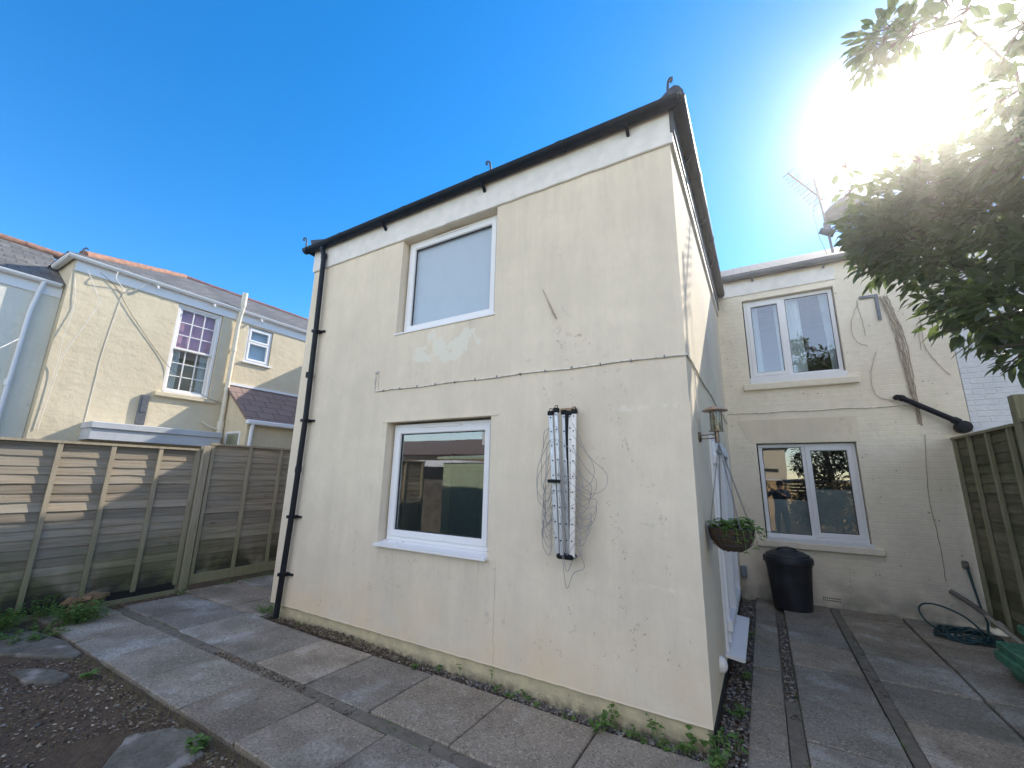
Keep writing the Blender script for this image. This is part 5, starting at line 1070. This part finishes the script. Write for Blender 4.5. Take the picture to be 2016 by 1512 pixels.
# the photographer, who is seen mirrored in the lower rear window
pr = thing('person', 'person in a dark blue top holding up a phone, mirrored in the rear window', 'person', (.86, -3.78, 0))
J = {'pel': (.86, -3.78, .95, .18, .12), 'sp': (.86, -3.79, 1.15, .185, .12), 'ch': (.87, -3.79, 1.33, .20, .125), 'nk': (.89, -3.78, 1.48, .055, .055), 'hd0': (.895, -3.765, 1.56, .07, .08), 'hd': (.90, -3.76, 1.65, .082, .098), 'hd1': (.90, -3.77, 1.72, .055, .065),
     'sL': (.66, -3.79, 1.42, .07, .07), 'eL': (.52, -3.66, 1.26, .052, .052), 'wL': (.50, -3.47, 1.60, .026, .03), 'hL': (.475, -3.44, 1.66, .022, .036),
     'sR': (1.08, -3.79, 1.42, .07, .07), 'eR': (1.14, -3.62, 1.24, .052, .052), 'wR': (.66, -3.49, 1.52, .026, .03), 'hR': (.575, -3.45, 1.60, .024, .036),
     'kL': (.74, -3.74, .50, .085, .085), 'aL': (.75, -3.80, .10, .04, .045), 'tL': (.74, -3.64, .04, .04, .03), 'kR': (.98, -3.74, .50, .085, .085), 'aR': (.98, -3.80, .10, .04, .045), 'tR': (1.0, -3.64, .04, .04, .03), 'pL': (.76, -3.78, .88, .11, .11), 'pR': (.96, -3.78, .88, .11, .11)}
Ed = [('pel', 'sp'), ('sp', 'ch'), ('ch', 'nk'), ('nk', 'hd0'), ('hd0', 'hd'), ('hd', 'hd1'), ('ch', 'sL'), ('sL', 'eL'), ('eL', 'wL'), ('wL', 'hL'), ('ch', 'sR'), ('sR', 'eR'), ('eR', 'wR'), ('wR', 'hR'), ('pel', 'pL'), ('pL', 'kL'), ('kL', 'aL'), ('aL', 'tL'), ('pel', 'pR'), ('pR', 'kR'), ('kR', 'aR'), ('aR', 'tR')]
for h, w_, s in (('hL', (.475, -3.44, 1.66), 1), ('hR', (.575, -3.45, 1.60), -1)):   # four fingers and a thumb on each hand
    for k in range(4):
        a = (w_[0] + s * (-.01) + (k - 1.5) * .008, w_[1] + .005, w_[2] + (k - 1.5) * .012 + .02); b = (a[0] - .012 * s, a[1] + .012, a[2] + .035 - abs(k - 1.5) * .006); c = (b[0] + .006 * s, b[1] + .010, b[2] + .022)
        for q, p in (('a', a), ('b', b), ('c', c)): J[h + str(k) + q] = (*p, .0085, .0085)
        Ed += [(h, h + str(k) + 'a'), (h + str(k) + 'a', h + str(k) + 'b'), (h + str(k) + 'b', h + str(k) + 'c')]
    J[h + 'ta'] = (w_[0] + .02 * s, w_[1] + .01, w_[2] - .005, .010, .010); J[h + 'tb'] = (w_[0] + .035 * s, w_[1] + .015, w_[2] + .02, .009, .009); Ed += [(h, h + 'ta'), (h + 'ta', h + 'tb')]
ks = list(J); o_ = Vector(pr.location)
me = bpy.data.meshes.new('body'); me.from_pydata([Vector(J[k][:3]) - o_ for k in ks], [(ks.index(a), ks.index(b)) for a, b in Ed], [])
tmp = bpy.data.objects.new('body_tmp', me); C.objects.link(tmp); tmp.modifiers.new('skin', 'SKIN'); ss = tmp.modifiers.new('sub', 'SUBSURF'); ss.levels = 2; ss.render_levels = 2
for k, v in zip(ks, me.skin_vertices[0].data): v.radius = J[k][3:5]; v.use_root = (k == 'pel')
dg = bpy.context.evaluated_depsgraph_get(); me2 = bpy.data.meshes.new_from_object(tmp.evaluated_get(dg)); bpy.data.objects.remove(tmp)
body = bpy.data.objects.new('body', me2); C.objects.link(body); body.parent = pr
me2.materials.clear()
for m_ in ('shirt', 'jeans', 'skin', 'rubber_seal'): me2.materials.append(M[m_])
for p in me2.polygons:
    z = p.center.z; fwd = p.center.y + o_.y; p.use_smooth = True
    p.material_index = 3 if z < .12 else 1 if z < .93 else 2 if (z > 1.49 or fwd > -3.55) else 0
t = MB(); t.lathe([(.10, 1.60), (.108, 1.66), (.10, 1.735), (.06, 1.775), (0, 1.785)], (.90, -3.785, 0), 20); t.build('hair', 'hair', pr, smooth=80)
t = MB(); t.tube([(.90, -3.675, 1.655), (.90, -3.645, 1.615), (.90, -3.67, 1.605)], [.012, .016, .008], 7); t.build('nose', 'skin', pr, smooth=80)
for s in (-1, 1):
    MB().lathe([(.0, -.012), (.013, 0), (0, .012)], (.90 + s * .034, -3.668, 1.652), 10).build('eye', 'hair', pr, smooth=80); MB().lathe([(0, -.03), (.018, 0), (0, .03)], (.90 + s * .092, -3.77, 1.635), 10).build('ear', 'skin', pr, smooth=80)
MB().tube([(.875, -3.672, 1.578), (.90, -3.664, 1.576), (.925, -3.672, 1.578)], .006, 6).build('mouth', 'skin', pr, smooth=80)
ph = thing('phone', 'dark phone held up by the photographer mirrored in the rear window', 'phone', tuple(CP - CF * .03))
pm = lambda a, b, c: CP + CR * a + CU * b + CF * c
MB().cbox(-.02, .135, -.06, .02, -.03, -.021, .003, m=lambda a, b, c: pm(a, b, c)).build('body', 'black_plastic', ph)
for o in list(bpy.data.objects):
    if o.type == 'MESH' and o.parent is None and o.get('label') is None and o.get('kind') is None: print('UNTAGGED', o.name)
